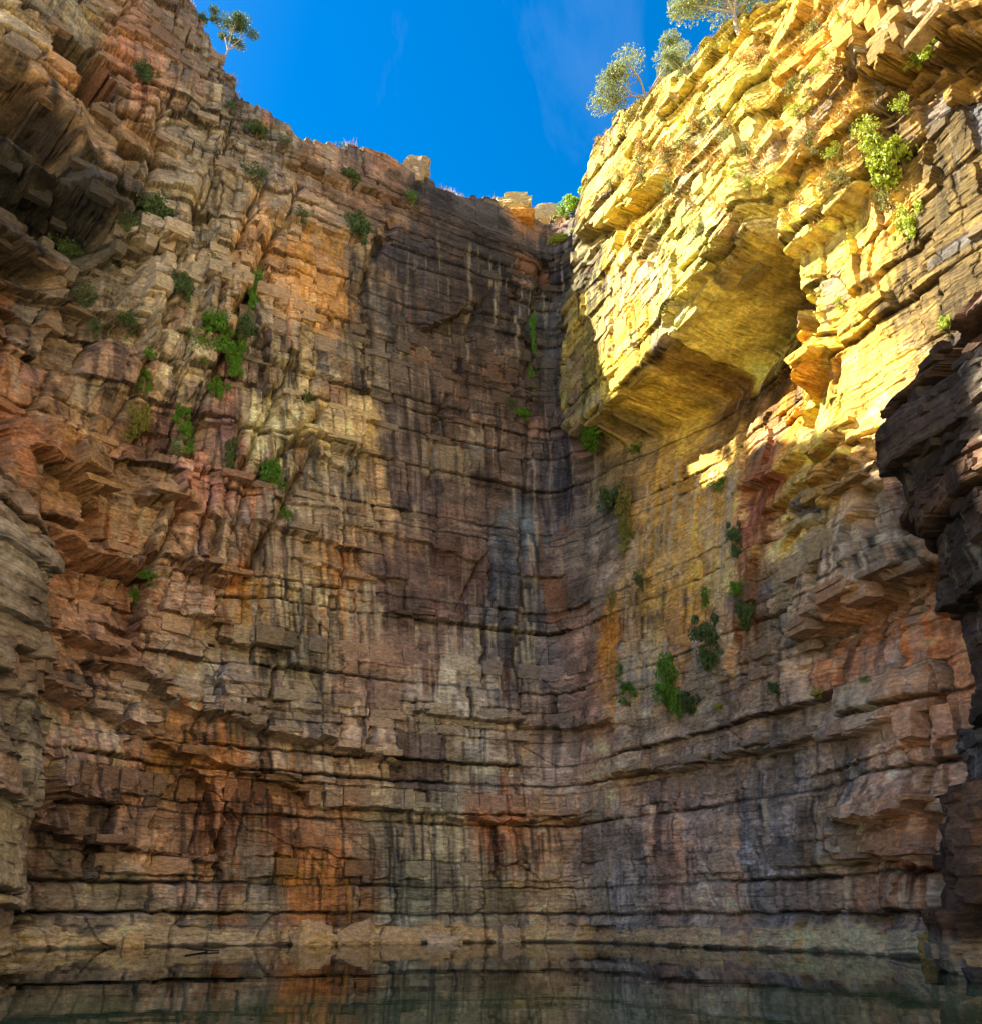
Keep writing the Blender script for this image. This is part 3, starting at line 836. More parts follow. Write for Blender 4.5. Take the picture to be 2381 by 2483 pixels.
# bleached band at the flood line
hz = 1.25 + 0.6 * fbm(Sg / 3.0, Zg * 0, 401, 4) + 0.35 * vn(Sg / 0.6, Zg, 402)
band = (sstep(0.2, -0.2, Zg - hz) * np.clip(0.75 + 0.5 * fbm(Sg / 1.5, Zg / 0.5, 403, 3), 0, 1))[..., None]
COLV = COLV * (1 - band) + band * (np.array([0.80, 0.66, 0.44]) + (np.array([0.86, 0.60, 0.30]) - np.array([0.80, 0.66, 0.44])) * sstep(s_b1 - 15, s_b1 + 15, Sg)[..., None]) * (0.8 + 0.4 * B['rnd'])[..., None]
rf = roofs[..., None]
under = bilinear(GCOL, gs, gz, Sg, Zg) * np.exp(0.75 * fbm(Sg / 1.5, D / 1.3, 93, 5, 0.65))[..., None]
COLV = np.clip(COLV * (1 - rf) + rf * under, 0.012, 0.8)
wet = (sstep(0.24, 0.10, Zg - 0.05 * vn(Sg / 0.7, Zg * 0, 404)))[..., None]           # wet line at the water
COLV = COLV * (1 - 0.8 * wet)

# plateau behind the rim
back = np.array([0.6, 1.8, 4, 8, 16, 40])
ext = []
for k, dist in enumerate(back):
    E = P[:, -1].copy()
    E[:, :2] -= Nb[:, -1] * dist
    E[:, 2] = rim1 + 0.25 * min(dist, 2) * h2(np.arange(NS) // 9, np.full(NS, k), 8) + 0.05 * dist
    ext.append(E)
P = np.concatenate([P, np.stack(ext, 1)], 1)
COLE = np.concatenate([COLV, np.repeat(COLV[:, -1:], len(back), 1)], 1)

i_b1, i_b2 = np.searchsorted(s1, [s_b1, s_b2])
CLIFF = {}
for name, a, b, lab in (('left_cliff', 0, i_b1, None), ('back_cliff', i_b1, i_b2, None), ('right_cliff', i_b2, NS - 1, None)):
    o = link(name, grid_mesh(name, P[a:b + 1], COLE[a:b + 1], M_ROCK), M_ROCK)
    o['kind'] = 'structure'
    CLIFF[name] = o


def surf(s, z):
    i = int(np.clip(np.searchsorted(s1, s), 1, NS - 2))
    j = int(np.clip(np.searchsorted(Zg[i], z), 1, NZ - 2))
    return i, j, Vector(P[i, j]), Vector((Nb[i, j, 0], Nb[i, j, 1], 0)), COLV[i, j]


def surf_px(x, y):
    """the place on the built wall whose picture is nearest to a photo point"""
    return surf(*W.at(x, y))

# ------------------------------------------------------------------ near buttresses at both sides


def buttress(name, cols, levels, ztop, seed, palette, rough, ns, nz_, features=(), lean_=0.25):
    w = Wall(cols, levels, None)
    s = np.linspace(0, w.S, ns)
    z = -1.2 + (ztop + 1.2) * np.linspace(0, 1, nz_)
    S, Z = np.meshgrid(s, z, indexing='ij')
    r = np.full(S.shape, rough)
    d, a, b, c = rock_detail(S, Z, r, seed, 1.35, lean_)
    d += 0.9 * fbm(a['cs'] / 4.0, a['cz'] / 4.0, seed + 60, 3)
    for f in features:
        d += f(S, Z, a, b)
    Pb_, Nb_ = w.base(S, Z)
    Pq = Pb_.copy()
    Pq[..., :2] += Nb_ * d[..., None]
    Pq[..., 2] += 0.08 * vn(S / 0.8, Z / 0.7, seed + 91)
    pc = np.array([lin(p) for p in palette])
    k = (fbm(a['cs'] / 5, a['cz'] / 4, seed + 7, 3) * 0.5 + 0.5) * 0.7 + 0.3 * a['rnd']
    k = np.clip(k, 0, 0.999) * (len(pc) - 1)
    ki = k.astype(int)
    cc = pc[ki] * (1 - (k - ki))[..., None] + pc[ki + 1] * (k - ki)[..., None]
    cc = cc * np.array([1.25, 1.1, 0.95])
    cc = rock_colour(cc, S, Z, a, b, c, seed + 500, 0.6)
    hz_ = 1.2 + 0.5 * fbm(S / 4.0, Z * 0, 401, 3)
    bd = (sstep(0.3, -0.3, Z - hz_) * 0.35)[..., None]
    cc = np.clip(cc * (1 - bd) + bd * np.array([0.5, 0.42, 0.28]), 0.012, 0.8)
    # close the top
    cen = Pq[:, -1].mean(0)
    E = [Pq[:, -1] + (cen - Pq[:, -1]) * t + np.array([0, 0, 0.5 * t]) for t in (0.15, 0.5, 0.99)]
    Pq = np.concatenate([Pq, np.stack(E, 1)], 1)
    cc2 = np.concatenate([cc, np.repeat(cc[:, -1:], 3, 1)], 1)
    o = link(name, grid_mesh(name, Pq, cc2, M_ROCK), M_ROCK)
    o['kind'] = 'structure'
    return o, w, s, z, Pq, Nb_, cc


# right: dark overhanging mass (upper) running down to the water
RB = [
    [(34, 47), (35, 46), (36, 47), (37, 49), (40, 48), (48, 47)],
    [(26.0, 45.5), (26.5, 45.0), (27.5, 46.0), (26.5, 46.5), (32.0, 46), (42, 45)],
    [(21.0, 43.5), (21.8, 43.2), (23.4, 43.8), (22.4, 44.0), (27.8, 43), (37.5, 42)],
    [(18.7, 38.0), (19.6, 38.0), (21.8, 38.5), (21.8, 39.0), (26.6, 38), (35, 37)],
    [(20.6, 32.0), (21.2, 32.0), (22.5, 33), (23.6, 34), (28, 33), (36, 33)],
    [(27, 29), (28, 29), (29, 30), (30, 31), (34, 31), (40, 31)],
    [(44, 31), (44, 31), (45, 32), (46, 33), (48, 33), (50, 33)],
]
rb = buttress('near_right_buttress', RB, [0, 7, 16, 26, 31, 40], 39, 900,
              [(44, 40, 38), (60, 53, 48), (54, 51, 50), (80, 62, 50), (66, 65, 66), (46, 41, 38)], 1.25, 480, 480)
LB = [
    [(-44, 34), (-44, 34), (-46, 34), (-50, 35)],
    [(-27, 31), (-27.2, 31), (-28.5, 32), (-32, 33)],
    [(-21, 34.5), (-21.4, 34.5), (-23.0, 35), (-27.5, 35)],
    [(-20.3, 40), (-20.6, 40), (-22.3, 40), (-27, 39)],
    [(-23, 44.5), (-23.2, 44.5), (-25, 44), (-30, 42)],
    [(-36, 47), (-36, 47), (-37, 46), (-41, 44)],
]
lb = buttress('near_left_buttress', LB, [0, 8, 19, 27], 24, 950,
              [(88, 78, 68), (112, 100, 90), (128, 130, 134), (118, 92, 72), (140, 142, 146)], 1.2, 260, 300)

# unseen cliff added behind the camera to bounce warm sun onto the lower walls
DB = [[(x, y), (x + 2, y - 1), (x + 7, y - 4)] for x, y in ((54, 22), (48, 8), (38, -12), (24, -36), (8, -60), (-10, -84), (-32, -110), (-64, -140))]
buttress('bounce_cliff', DB, [0, 30, 90], 86, 1300, [(214, 200, 172), (204, 188, 158), (220, 206, 178), (196, 178, 148)], 1.0, 240, 130)

# ------------------------------------------------------------------ water and ground
wm = bpy.data.materials.new('pool_water')
wm.use_nodes = True
n, l = wm.node_tree.nodes, wm.node_tree.links
n.remove(n['Principled BSDF'])
deep = n.new('ShaderNodeBsdfDiffuse')                      # dark tannin-stained depth under a slightly filmed surface
deep.inputs['Color'].default_value = (0.004, 0.007, 0.005, 1)
gls = n.new('ShaderNodeBsdfGlossy')
gls.inputs['Color'].default_value = (0.76, 0.76, 0.74, 1)
gls.inputs['Roughness'].default_value = 0.0
frs = n.new('ShaderNodeFresnel')
frs.inputs['IOR'].default_value = 1.33
mxs = n.new('ShaderNodeMixShader')
l.new(frs.outputs[0], mxs.inputs[0])
l.new(deep.outputs[0], mxs.inputs[1])
l.new(gls.outputs[0], mxs.inputs[2])
l.new(mxs.outputs[0], n['Material Output'].inputs[0])
g = n.new('ShaderNodeNewGeometry')
mpn = n.new('ShaderNodeMapping')
mpn.inputs['Scale'].default_value = (0.25, 0.6, 1)
l.new(g.outputs['Position'], mpn.inputs[0])
t = n.new('ShaderNodeTexNoise')
t.inputs['Scale'].default_value = 1.0
t.inputs['Detail'].default_value = 3
l.new(mpn.outputs[0], t.inputs[0])
bmp = n.new('ShaderNodeBump')
bmp.inputs['Strength'].default_value = 0.06
bmp.inputs['Distance'].default_value = 0.05
l.new(t.outputs[0], bmp.inputs['Height'])
l.new(bmp.outputs[0], gls.inputs['Normal'])
l.new(bmp.outputs[0], frs.inputs['Normal'])
V = np.array([(-90, -7, 0), (90, -7, 0), (90, 110, 0), (-90, 110, 0)], float)
o = link('water', mesh_np('water', V, [[0, 1, 2, 3]]), wm)
o['kind'] = 'structure'
V = np.array([(-3000, -3000, -0.15), (3000, -3000, -0.15), (3000, 3000, -0.15), (-3000, 3000, -0.15)], float)
o = link('ground', mesh_np('ground', V, [[0, 1, 2, 3]]), plain_material('pale_fill_sand', (186, 166, 132), 0.9, 0.2))  # sand out of view, made pale to throw warm fill forward
o['kind'] = 'structure'
#@@DETAILS@@
# ------------------------------------------------------------------ single stones standing proud of the faces
def stone_mesh(name, seed, jag=0.2):
    """a rough convex block: knocked-off corners, no two edges parallel"""
    r = random.Random(seed)
    bm = bmesh.new()
    for sx in (-.5, .5):
        for sy in (-.5, .5):
            for sz in (-.5, .5):
                if r.random() < 0.45:      # broken corner
                    k_ = r.uniform(0.15, 0.4)
                    for ax in range(3):
                        p_ = [sx, sy, sz]
                        p_[ax] *= 1 - 2 * k_ * r.uniform(0.5, 1)
                        bm.verts.new(p_)
                else:
                    bm.verts.new([c_ * (1 - r.uniform(0, jag)) for c_ in (sx, sy, sz)])
    bmesh.ops.convex_hull(bm, input=list(bm.verts))
    bmesh.ops.delete(bm, geom=[v_ for v_ in bm.verts if not v_.link_faces], context='VERTS')
    bm.normal_update()
    me = bpy.data.meshes.new(name)
    bm.to_mesh(me)
    bm.free()
    me.materials.append(M_BLOCK)
    return me


STONES = [stone_mesh('rock_block', 40 + i, 0.2) for i in range(10)]
SLABS = [stone_mesh('rock_slab', 80 + i, 0.25) for i in range(8)]


def put_stone(kind, me, parent, pos, nrm, size, colour, r):
    o_ = bpy.data.objects.new(kind, me)
    col.objects.link(o_)
    o_.parent = parent
    tx = Vector((-nrm.y, nrm.x, 0)).normalized()
    R = Matrix((tx, nrm.normalized(), Vector((0, 0, 1)))).transposed()
    R = R @ Euler((r.uniform(-.05, .05), r.uniform(-.03, .03), r.uniform(-.10, .10))).to_matrix()
    o_.matrix_world = Matrix.LocRotScale(pos, R, Vector(size))
    o_.color = (*[float(min(0.8, max(0.012, q))) for q in colour], 1)
    return o_


rs = random.Random(11)
PX, PY = project(P[:, :NZ])
for cname, (ia, ib) in (('left_cliff', (0, i_b1)), ('back_cliff', (i_b1, i_b2)), ('right_cliff', (i_b2, NS - 1))):
    seen = set()
    made = 0
    tries = 0
    want = {'left_cliff': 230, 'back_cliff': 120, 'right_cliff': 170}[cname]
    while made < want and tries < 9000:
        tries += 1
        i = rs.randrange(ia + 4, ib - 4)
        j = rs.randrange(12, NZ - 14)
        if not (-20 < PX[i, j] < 2400 and 0 < PY[i, j] < 2290):
            continue
        if rs.random() > rough[i, j] * 0.6:
            continue
        key = (int(B['bi'][i, j]), int(B['ki'][i, j]))
        if key in seen:
            continue
        seen.add(key)
        th, Lb = float(B['th'][i, j]), float(B['L'][i, j])
        if th < 0.4 or th > 2.0 or Lb < 0.9 or Zg[i, j] < 2.5:
            continue
        dz = float(B['cz'][i, j] - (Zg[i, j] + B['lo'][i, j] * 0 + (B['cz'][i, j] - (B['cz'][i, j] - th / 2 + B['lo'][i, j]))))
        zc = float(Zg[i, j] - B['lo'][i, j] + th / 2)
        sc_ = float(B['cs'][i, j])
        ii, jj, p_, n_, c_ = surf(sc_, zc)
        c_ = COLV[max(0, ii - 12):ii + 12, max(0, jj - 10):jj + 10].mean((0, 1))
        dep = rs.uniform(0.8, 1.4)
        pro = rs.uniform(0.08, 0.34) * (0.5 + 0.5 * rough[i, j])
        put_stone('rock_block', STONES[rs.randrange(10)], CLIFF[cname], p_ + n_ * (pro - dep / 2), n_,
                  (min(Lb, 3.2) * rs.uniform(0.5, 0.95), dep, th * rs.uniform(0.75, 0.95)), c_ * rs.uniform(0.9, 1.1), rs)
        made += 1

# broken slabs along the lips of the ledges
for pts, out, up, inn, down, soft in LEDGES:
    L = W.line(pts)
    L = L[np.argsort(L[:, 0])]
    a, b = L[0, 0], L[-1, 0]
    s_ = a + rs.uniform(0, 1)
    while s_ < b:
        ln = rs.uniform(1.0, 3.6)
        zc = float(np.interp(s_ + ln / 2, L[:, 0], L[:, 1]))
        i, j, p_, n_, c_ = surf(s_ + ln / 2, zc + 0.5)
        c_ = COLV[max(0, i - 12):i + 12, max(0, j - 10):j + 10].mean((0, 1))
        cn = 'left_cliff' if i < i_b1 else 'back_cliff' if i < i_b2 else 'right_cliff'
        if rs.random() < 0.75 and -20 < PX[i, j] < 2400 and PY[i, j] < 2290:
            th = rs.uniform(0.25, 0.75)
            dep = rs.uniform(0.9, 1.8)
            put_stone('rock_slab', SLABS[rs.randrange(8)], CLIFF[cn], p_ + n_ * (rs.uniform(0.05, 0.45) - dep / 2) + Vector((0, 0, rs.uniform(-0.3, 0.1))), n_,
                      (ln, dep, th), c_ * rs.uniform(0.75, 1.15), rs)
        s_ += ln * rs.uniform(0.9, 1.5)

# angular blocks on the two near buttresses
for (bo, bw, bs_, bz_, bP, bN, bc), want in ((rb, 120), (lb, 30)):
    made = tries = 0
    qx, qy = project(bP)
    while made < want and tries < 6000:
        tries += 1
        i = rs.randrange(6, len(bs_) - 6)
        j = rs.randrange(14, len(bz_) - 10)
        if not (-10 < qx[i, j] < 2395 and 0 < qy[i, j] < 2330):
            continue
        n_ = Vector((bN[i, j, 0], bN[i, j, 1], 0))
        p_ = Vector(bP[i, j])
        if n_.dot(Vector((0, 0, CH)) - p_) < 0:
            continue
        sz = rs.uniform(0.35, 1.0)
        put_stone('rock_block', STONES[rs.randrange(10)], bo, p_ - n_ * 0.25 * sz, n_, (sz * rs.uniform(0.9, 1.9), sz, sz * rs.uniform(0.35, 0.8)), bc[i - 5:i + 5, j - 5:j + 5].mean((0, 1)) * rs.uniform(0.85, 1.1), rs)
        made += 1


# ------------------------------------------------------------------ loose boulders
def hull_rock(name, pts, cuts=3, amp=0.05, seed=1, strata=0.0):
    bm = bmesh.new()
    for p_ in pts:
        bm.verts.new(p_)
    bmesh.ops.convex_hull(bm, input=list(bm.verts))
    bmesh.ops.delete(bm, geom=[v_ for v_ in bm.verts if not v_.link_faces], context='VERTS')
    bmesh.ops.subdivide_edges(bm, edges=list(bm.edges), cuts=cuts, use_grid_fill=True)
    bmesh.ops.triangulate(bm, faces=list(bm.faces))
    bm.normal_update()
    co = np.array([v_.co[:] for v_ in bm.verts])
    size = co.max(0) - co.min(0)
    q = fbm(co[:, 0] / size[0] * 4 + co[:, 1] / size[0] * 3, co[:, 2] / size[2] * 5, seed, 4, 0.6) * amp * 2.4 * size.mean()
    if strata:
        bandv = h2(np.floor(co[:, 2] / size[2] * 7 + 0.3 * vn(co[:, 0], co[:, 1], 3)), co[:, 0] * 0, seed) - 0.5
        q = q + strata * bandv * size.mean()
    for v_, d_ in zip(bm.verts, q):
        v_.co += v_.normal * float(d_)
    me = bpy.data.meshes.new(name)
    bm.to_mesh(me)
    bm.free()
    me.materials.append(M_BLOCK)
    return me


def px_scale(p):
    c, s_ = math.cos(PITCH), math.sin(PITCH)
    return (p.y * c + (p.z - CH) * s_) / F


def ray_at(x, y, dist_y):
    """photo point at a given distance forward -> metres"""
    u, v_ = (x - CX) / F, (CY - y) / F
    c, s_ = math.cos(PITCH), math.sin(PITCH)
    d = Vector((u, c - v_ * s_, s_ + v_ * c))
    return Vector((0, 0, CH)) + d * (dist_y / d.y)


def rim_point(x, y, back_=1.0):
    i, j, p_, n_, c_ = surf_px(x, y)
    q = Vector(P[i, NZ - 1]) - n_ * back_
    return q, n_


# tilted block balanced on the lip
q, n_ = rim_point(998, 440, 0.6)
k = px_scale(q)
pts = [(-38, 0, 0), (30, -8, -4), (30, 40, 0), (-34, 40, 4), (-34, -6, 36), (-30, 36, 40), (-2, -10, 78), (2, 30, 74), (44, -6, 62), (40, 34, 60), (36, 0, 20)]
o = link('boulder', hull_rock('boulder', [Vector(p_) * k for p_ in pts], 4, 0.06, 3, 0.05))
o.location = (q.x, q.y, q.z - 18 * k)
o.color = (0.36, 0.26, 0.16, 1)
tag(o, 'pale pointed boulder balanced on the dark lip of the falls, leftmost of the rim boulders', 'boulder')
# layered boulder: cream cap on orange base
q, n_ = rim_point(1250, 525, 1.2)
k = px_scale(q)
root = bpy.data.objects.new('boulder', None)
col.objects.link(root)
root.location = (q.x, q.y, q.z - 16 * k)
tag(root, 'layered boulder with cream top and orange base on the sunny lip', 'boulder')
lay = [((-44, 46), 0, 26, (0.55, 0.25, 0.05)), ((-40, 40), 24, 44, (0.56, 0.40, 0.16)), ((-34, 44), 42, 62, (0.58, 0.46, 0.24)), ((-20, 34), 60, 74, (0.60, 0.50, 0.30))]
for li, ((x0, x1), z0, z1, cc_) in enumerate(lay):
    rr = random.Random(li + 5)
    pts = [(x + rr.uniform(-5, 5), y + rr.uniform(-5, 5), z + rr.uniform(-3, 3)) for x in (x0, (x0 + x1) / 2, x1) for y in (-26, 30) for z in (z0, z1)]
    o = link('rock_layer', hull_rock('rock_layer', [Vector(p_) * k for p_ in pts], 3, 0.05, li, 0.03), None, root)
    o.color = (*cc_, 1)
# pale flat boulder
q, n_ = rim_point(1335, 560, 2.5)
k = px_scale(q)
pts = [(-42, 0, 0), (44, -6, 0), (40, 36, 0), (-40, 36, 0), (-44, -8, 22), (-26, -4, 42), (10, -8, 46), (40, -6, 30), (46, 0, 14), (8, 34, 44), (-30, 30, 38)]
o = link('boulder', hull_rock('boulder', [Vector(p_) * k for p_ in pts], 4, 0.04, 9, 0.04))
qq = ray_at(1332, 530, q.y)
o.location = (qq.x, q.y, qq.z)
o.color = (0.58, 0.47, 0.28, 1)
tag(o, 'flat cream boulder between the layered boulder and the bright green tree', 'boulder')


# rocks at the water's edge: placed where the foot of the wall meets the pool
def shore_rock(x, w, h, lab, colour, seed, d_in=0.2):
    s_, _ = W.at(x, 2288)
    i = int(np.clip(np.searchsorted(s1, s_), 1, NS - 2))
    j = int(np.searchsorted(Zg[i], 0.05))
    p_, n_ = Vector(P[i, j]), Vector((Nb[i, j, 0], Nb[i, j, 1], 0))
    k = px_scale(p_)
    rr = random.Random(seed)
    pts = []
    for a_ in range(16):
        an = rr.uniform(0, 6.283)
        rad = rr.uniform(0.35, 1.0)
        up_ = h * (1 - rad) ** 0.6 * rr.uniform(0.5, 1.3)
        pts.append((math.cos(an) * w / 2 * rad * 1.25 + up_ * rr.uniform(-0.5, 0.5), math.sin(an) * w / 2 * rad * 0.9, up_))
    pts += [(w * rr.uniform(0.25, 0.5) * sx_, w * 0.3 * sy_, -10) for sx_ in (-1, 1) for sy_ in (-1, 1)]
    pts += [(w * rr.uniform(-0.35, 0.35), w * 0.25 * rr.uniform(-1, 1), h * rr.uniform(0.6, 1.1)) for _ in range(3)]
    o_ = link('shore_rock', hull_rock('shore_rock', [Vector(q_) * k for q_ in pts], 4, 0.06, seed, 0.05))
    o_.location = p_ + n_ * (d_in + w * k * 0.12)
    o_.location.z = 0
    o_.rotation_euler.z = math.atan2(n_.y, n_.x) + math.pi / 2
    o_.color = (*colour, 1)
    tag(o_, lab, 'rock', 'pale rocks along the waterline')
    return o_


cream = (0.72, 0.53, 0.30)
shore_rock(735, 120, 58, 'broad pale slab sloping into the pool under the rusty hollow', cream, 1)
shore_rock(850, 110, 50, 'grey-cream wedge of rock right of the rusty hollow at the waterline', (0.62, 0.46, 0.28), 2)
shore_rock(950, 120, 36, 'low cream slab lying at the water below the grey-green streaked wall', cream, 3)
shore_rock(1065, 95, 20, 'thin white flat rock barely above the water near the middle of the shore', (0.78, 0.62, 0.42), 4)
shore_rock(1225, 80, 34, 'small pale rock at the water below the dark gully', (0.66, 0.50, 0.32), 5)
shore_rock(300, 70, 30, 'small round cream rock at the far left waterline', cream, 6)
shore_rock(2268, 46, 62, 'ochre knob of rock at the foot of the dark right buttress', (0.40, 0.22, 0.06), 7)

# black stone standing in the water at the right edge
p_ = ray_at(2362, 2366, 33.0)
k = px_scale(p_)
rr = random.Random(77)
pts = [(rr.uniform(-26, 26), rr.uniform(-20, 20), rr.choice((-10, 14, 26)) + rr.uniform(-5, 5)) for _ in range(18)]
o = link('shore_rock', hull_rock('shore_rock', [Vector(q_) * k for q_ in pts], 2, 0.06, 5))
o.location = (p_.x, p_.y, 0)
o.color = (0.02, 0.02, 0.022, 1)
tag(o, 'small black stone standing in the water at the right edge', 'rock')

# looped dead branch floating by the left shore
p_ = ray_at(500, 2300, 62.0)
cu = []
for t_ in np.linspace(0, 1, 26):
    a_ = t_ * 2 * math.pi * 0.93
    cu.append(Vector((p_.x - 0.55 + 0.62 * math.cos(a_) + (0.9 * max(0, t_ - 0.8) * 5 if t_ > 0.8 else 0), p_.y + 0.5 * math.sin(a_), 0.05 + 0.17 * math.sin(a_ * 0.5) ** 2)))


def tube(path, r0, r1, sides=6):
    V, Q = [], []
    n_ = len(path)
    for i, p in enumerate(path):
        d = (path[min(i + 1, n_ - 1)] - path[max(i - 1, 0)]).normalized()
        u = d.cross(Vector((0.31, 0.17, 0.93))).normalized()
        w = d.cross(u)
        r = r0 + (r1 - r0) * i / (n_ - 1)
        for q_ in range(sides):
            a = q_ / sides * 2 * math.pi
            V.append(p + (u * math.cos(a) + w * math.sin(a)) * r)
    for i in range(n_ - 1):
        for q_ in range(sides):
            b = (q_ + 1) % sides
            Q.append((i * sides + q_, i * sides + b, (i + 1) * sides + b, (i + 1) * sides + q_))
    return [tuple(x) for x in V], Q


V, Q = tube(cu, 0.075, 0.05)
o = link('driftwood', mesh_np('driftwood', np.array(V), Q), plain_material('wet_wood', (40, 32, 26), 0.6, 5))
tag(o, 'dark bent dead branch forming a loop at the left waterline', 'branch')


# ------------------------------------------------------------------ plants
def leaves(centres, size, aspect, r, droop=0.0, spread=1.0):
    """one rhombic leaf at each centre"""
    c = np.asarray(centres, float)
    n_ = len(c)
    a = r.normal(size=(n_, 3)) * np.array([1, 1, spread])
    a[:, 2] -= droop
    a /= np.linalg.norm(a, axis=1, keepdims=True)
    b = np.cross(a, r.normal(size=(n_, 3)))
    b /= np.linalg.norm(b, axis=1, keepdims=True) + 1e-9
    L = size * (0.6 + 0.8 * r.random((n_, 1)))
    a, b = a * L, b * L * aspect
    V = np.stack([c - a * 0.5, c + b * 0.5, c + a * 0.5, c - b * 0.5], 1).reshape(-1, 3)
    Q = np.arange(n_ * 4).reshape(-1, 4)
    return V, Q


def lobes(r, n_lobe, n_leaf, shape, lobe_r, shell=0.45):
    """leaf centres in clumps spread through a unit volume"""
    out = []
    for _ in range(n_lobe):
        c = shape(r)
        rad = lobe_r * (0.35 + 1.0 * r.random())
        m = int(n_leaf / n_lobe)
        d = r.normal(size=(m, 3))
        d /= np.linalg.norm(d, axis=1, keepdims=True)
        rr_ = rad * (shell + (1 - shell) * r.random((m, 1)) ** 0.5)
        out.append(c + d * rr_ * np.array([1, 1, 0.75]))
    return np.concatenate(out)


def make_shrub(seed, n_lobe=22, n_leaf=2600, lobe_r=0.14, size=0.058, droop=0.2, kind='shrub'):
    r = np.random.default_rng(seed)
    if kind == 'shrub':
        def shape(r):
            d = r.normal(size=3)
            d /= np.linalg.norm(d)
            return d * r.random() ** 0.5 * r.uniform(0.6, 1.45) * np.array([0.36, 0.28, 0.34]) + np.array([0, 0, -0.04])
    elif kind == 'fern':       # tower of drooping fronds, wider below
        def shape(r):
            t_ = r.random()
            a_ = r.random() * 6.28
            w_ = 0.16 + 0.26 * (1 - t_) ** 0.7
            return np.array([math.cos(a_) * w_ * r.random() ** .4, math.sin(a_) * w_ * 0.7, -0.42 + 0.86 * t_])
    else:                      # hanging curtain
        def shape(r):
            t_ = r.random()
            w_ = 0.40 * (0.35 + 0.65 * t_)
            return np.array([r.normal() * w_ * 0.55, r.normal() * 0.12, -0.45 + 0.9 * t_])
    c = lobes(r, n_lobe, n_leaf, shape, lobe_r)
    V, Q = leaves(c, size, 0.5 if kind != 'fern' else 0.4, r, droop if kind != 'fern' else 0.8)
    fol = mesh_np('foliage', V, Q)
    sv, sq = [], []
    for b_ in range(6):
        tip = c[r.integers(len(c))]
        base = Vector((0, 0.30, -0.30 if kind == 'shrub' else -0.1 + 0.1 * b_))
        mid = (base + Vector(tip)) * 0.5 + Vector(r.normal(size=3) * 0.04)
        v_, q_ = tube([base, mid, Vector(tip)], 0.018, 0.006, 4)
        sq += [tuple(x + len(sv) for x in f) for f in q_]
        sv += v_
    st = mesh_np('stem', np.array(sv), sq)
    return fol, st


def make_tree(seed, clumps=14, lean=0.15, n_leaf=9000, clump_r=0.16, size=0.032):
    """unit gum tree: height 1, base at origin"""
    r = np.random.default_rng(seed)
    sv, sq, tips = [], [], []

    def add(path, a, b):
        v_, q_ = tube(path, a, b, 6)
        sq.extend([tuple(x + len(sv) for x in f) for f in q_])
        sv.extend(v_)
    fork = Vector((lean * 0.4, 0, 0.38))
    add([Vector((0, 0, -0.12)), Vector((lean * 0.1, 0.01, 0.18)), fork], 0.022, 0.016)
    for b_ in range(5):
        a_ = b_ / 5 * 6.28 + r.random()
        e = fork + Vector((math.cos(a_) * 0.34 + lean * 0.5, math.sin(a_) * 0.25, 0.22 + 0.3 * r.random()))
        m_ = fork * 0.5 + e * 0.5 + Vector((r.normal() * 0.03, r.normal() * 0.03, 0.05))
        add([fork, m_, e], 0.012, 0.005)
        tips.append(np.array(e))
        for q_ in range(2):
            e2 = m_ + Vector((r.normal() * 0.16, r.normal() * 0.13, 0.14 + 0.14 * r.random()))
            add([m_, (m_ + e2) * 0.5 + Vector((0, 0, 0.02)), e2], 0.005, 0.0025)
            tips.append(np.array(e2))
    tips = np.array(tips)
    cs = tips[r.permutation(len(tips))[:clumps]]
    out = []
    for c in cs:
        m = n_leaf // clumps
        d = r.normal(size=(m, 3))
        d /= np.linalg.norm(d, axis=1, keepdims=True)
        out.append(c + d * clump_r * (0.6 + 0.6 * r.random()) * (r.random((m, 1)) ** 0.45) * np.array([1, 1, 0.6]))
    V, Q = leaves(np.concatenate(out), size, 0.35, r, 0.35)
    return mesh_np('crown', V, Q), mesh_np('trunk', np.array(sv), sq)


LM = {
    'dark': leaf_material('dark_leaf', (48, 68, 42), (100, 122, 68)),
    'green': leaf_material('fern_leaf', (44, 92, 22), (112, 160, 44)),
    'olive': leaf_material('olive_leaf', (88, 88, 40), (150, 146, 66)),
    'grey': leaf_material('gum_leaf', (104, 118, 78), (170, 176, 122)),
    'lime': leaf_material('lime_leaf', (110, 128, 22), (182, 190, 60)),
    'straw': leaf_material('dry_leaf', (130, 98, 38), (196, 158, 74)),
}
PROTO = {}


def proto(kind, seed, mat):
    key = (kind, seed, mat)
    if key not in PROTO:
        if kind == 'tree':
            f, t = make_tree(seed)
        elif kind == 'airy':
            f, t = make_shrub(seed, 20, 900, 0.15, 0.055)
        else:
            f, t = make_shrub(seed, kind=kind)
        f.materials.append(LM[mat])
        t.materials.append(M_BARK if kind == 'tree' else M_STEM)
        PROTO[key] = (f, t)
    return PROTO[key]


def plant(name, kind, seed, mat, pos, nrm, w, h, label, cat, group=None, tint=(1, 1, 1), tilt=0.0):
    f, t = proto(kind, seed, mat)
    root = bpy.data.objects.new(name, None)
    col.objects.link(root)
    root.location = pos
    ang = math.atan2(-nrm.x, nrm.y) + math.pi if kind != 'tree' else random.uniform(-0.5, 0.5)
    root.rotation_euler = (0, tilt, ang)
    for nm, me in (('crown' if kind == 'tree' else 'foliage', f), ('trunk' if kind == 'tree' else 'stem', t)):
        c_ = bpy.data.objects.new(nm, me)
        col.objects.link(c_)
        c_.parent = root
        c_.scale = (w, (w if kind == 'tree' else min(w, h) * 0.9), h)
        c_.color = (*tint, 1)
    tag(root, label, cat, group)
    return root


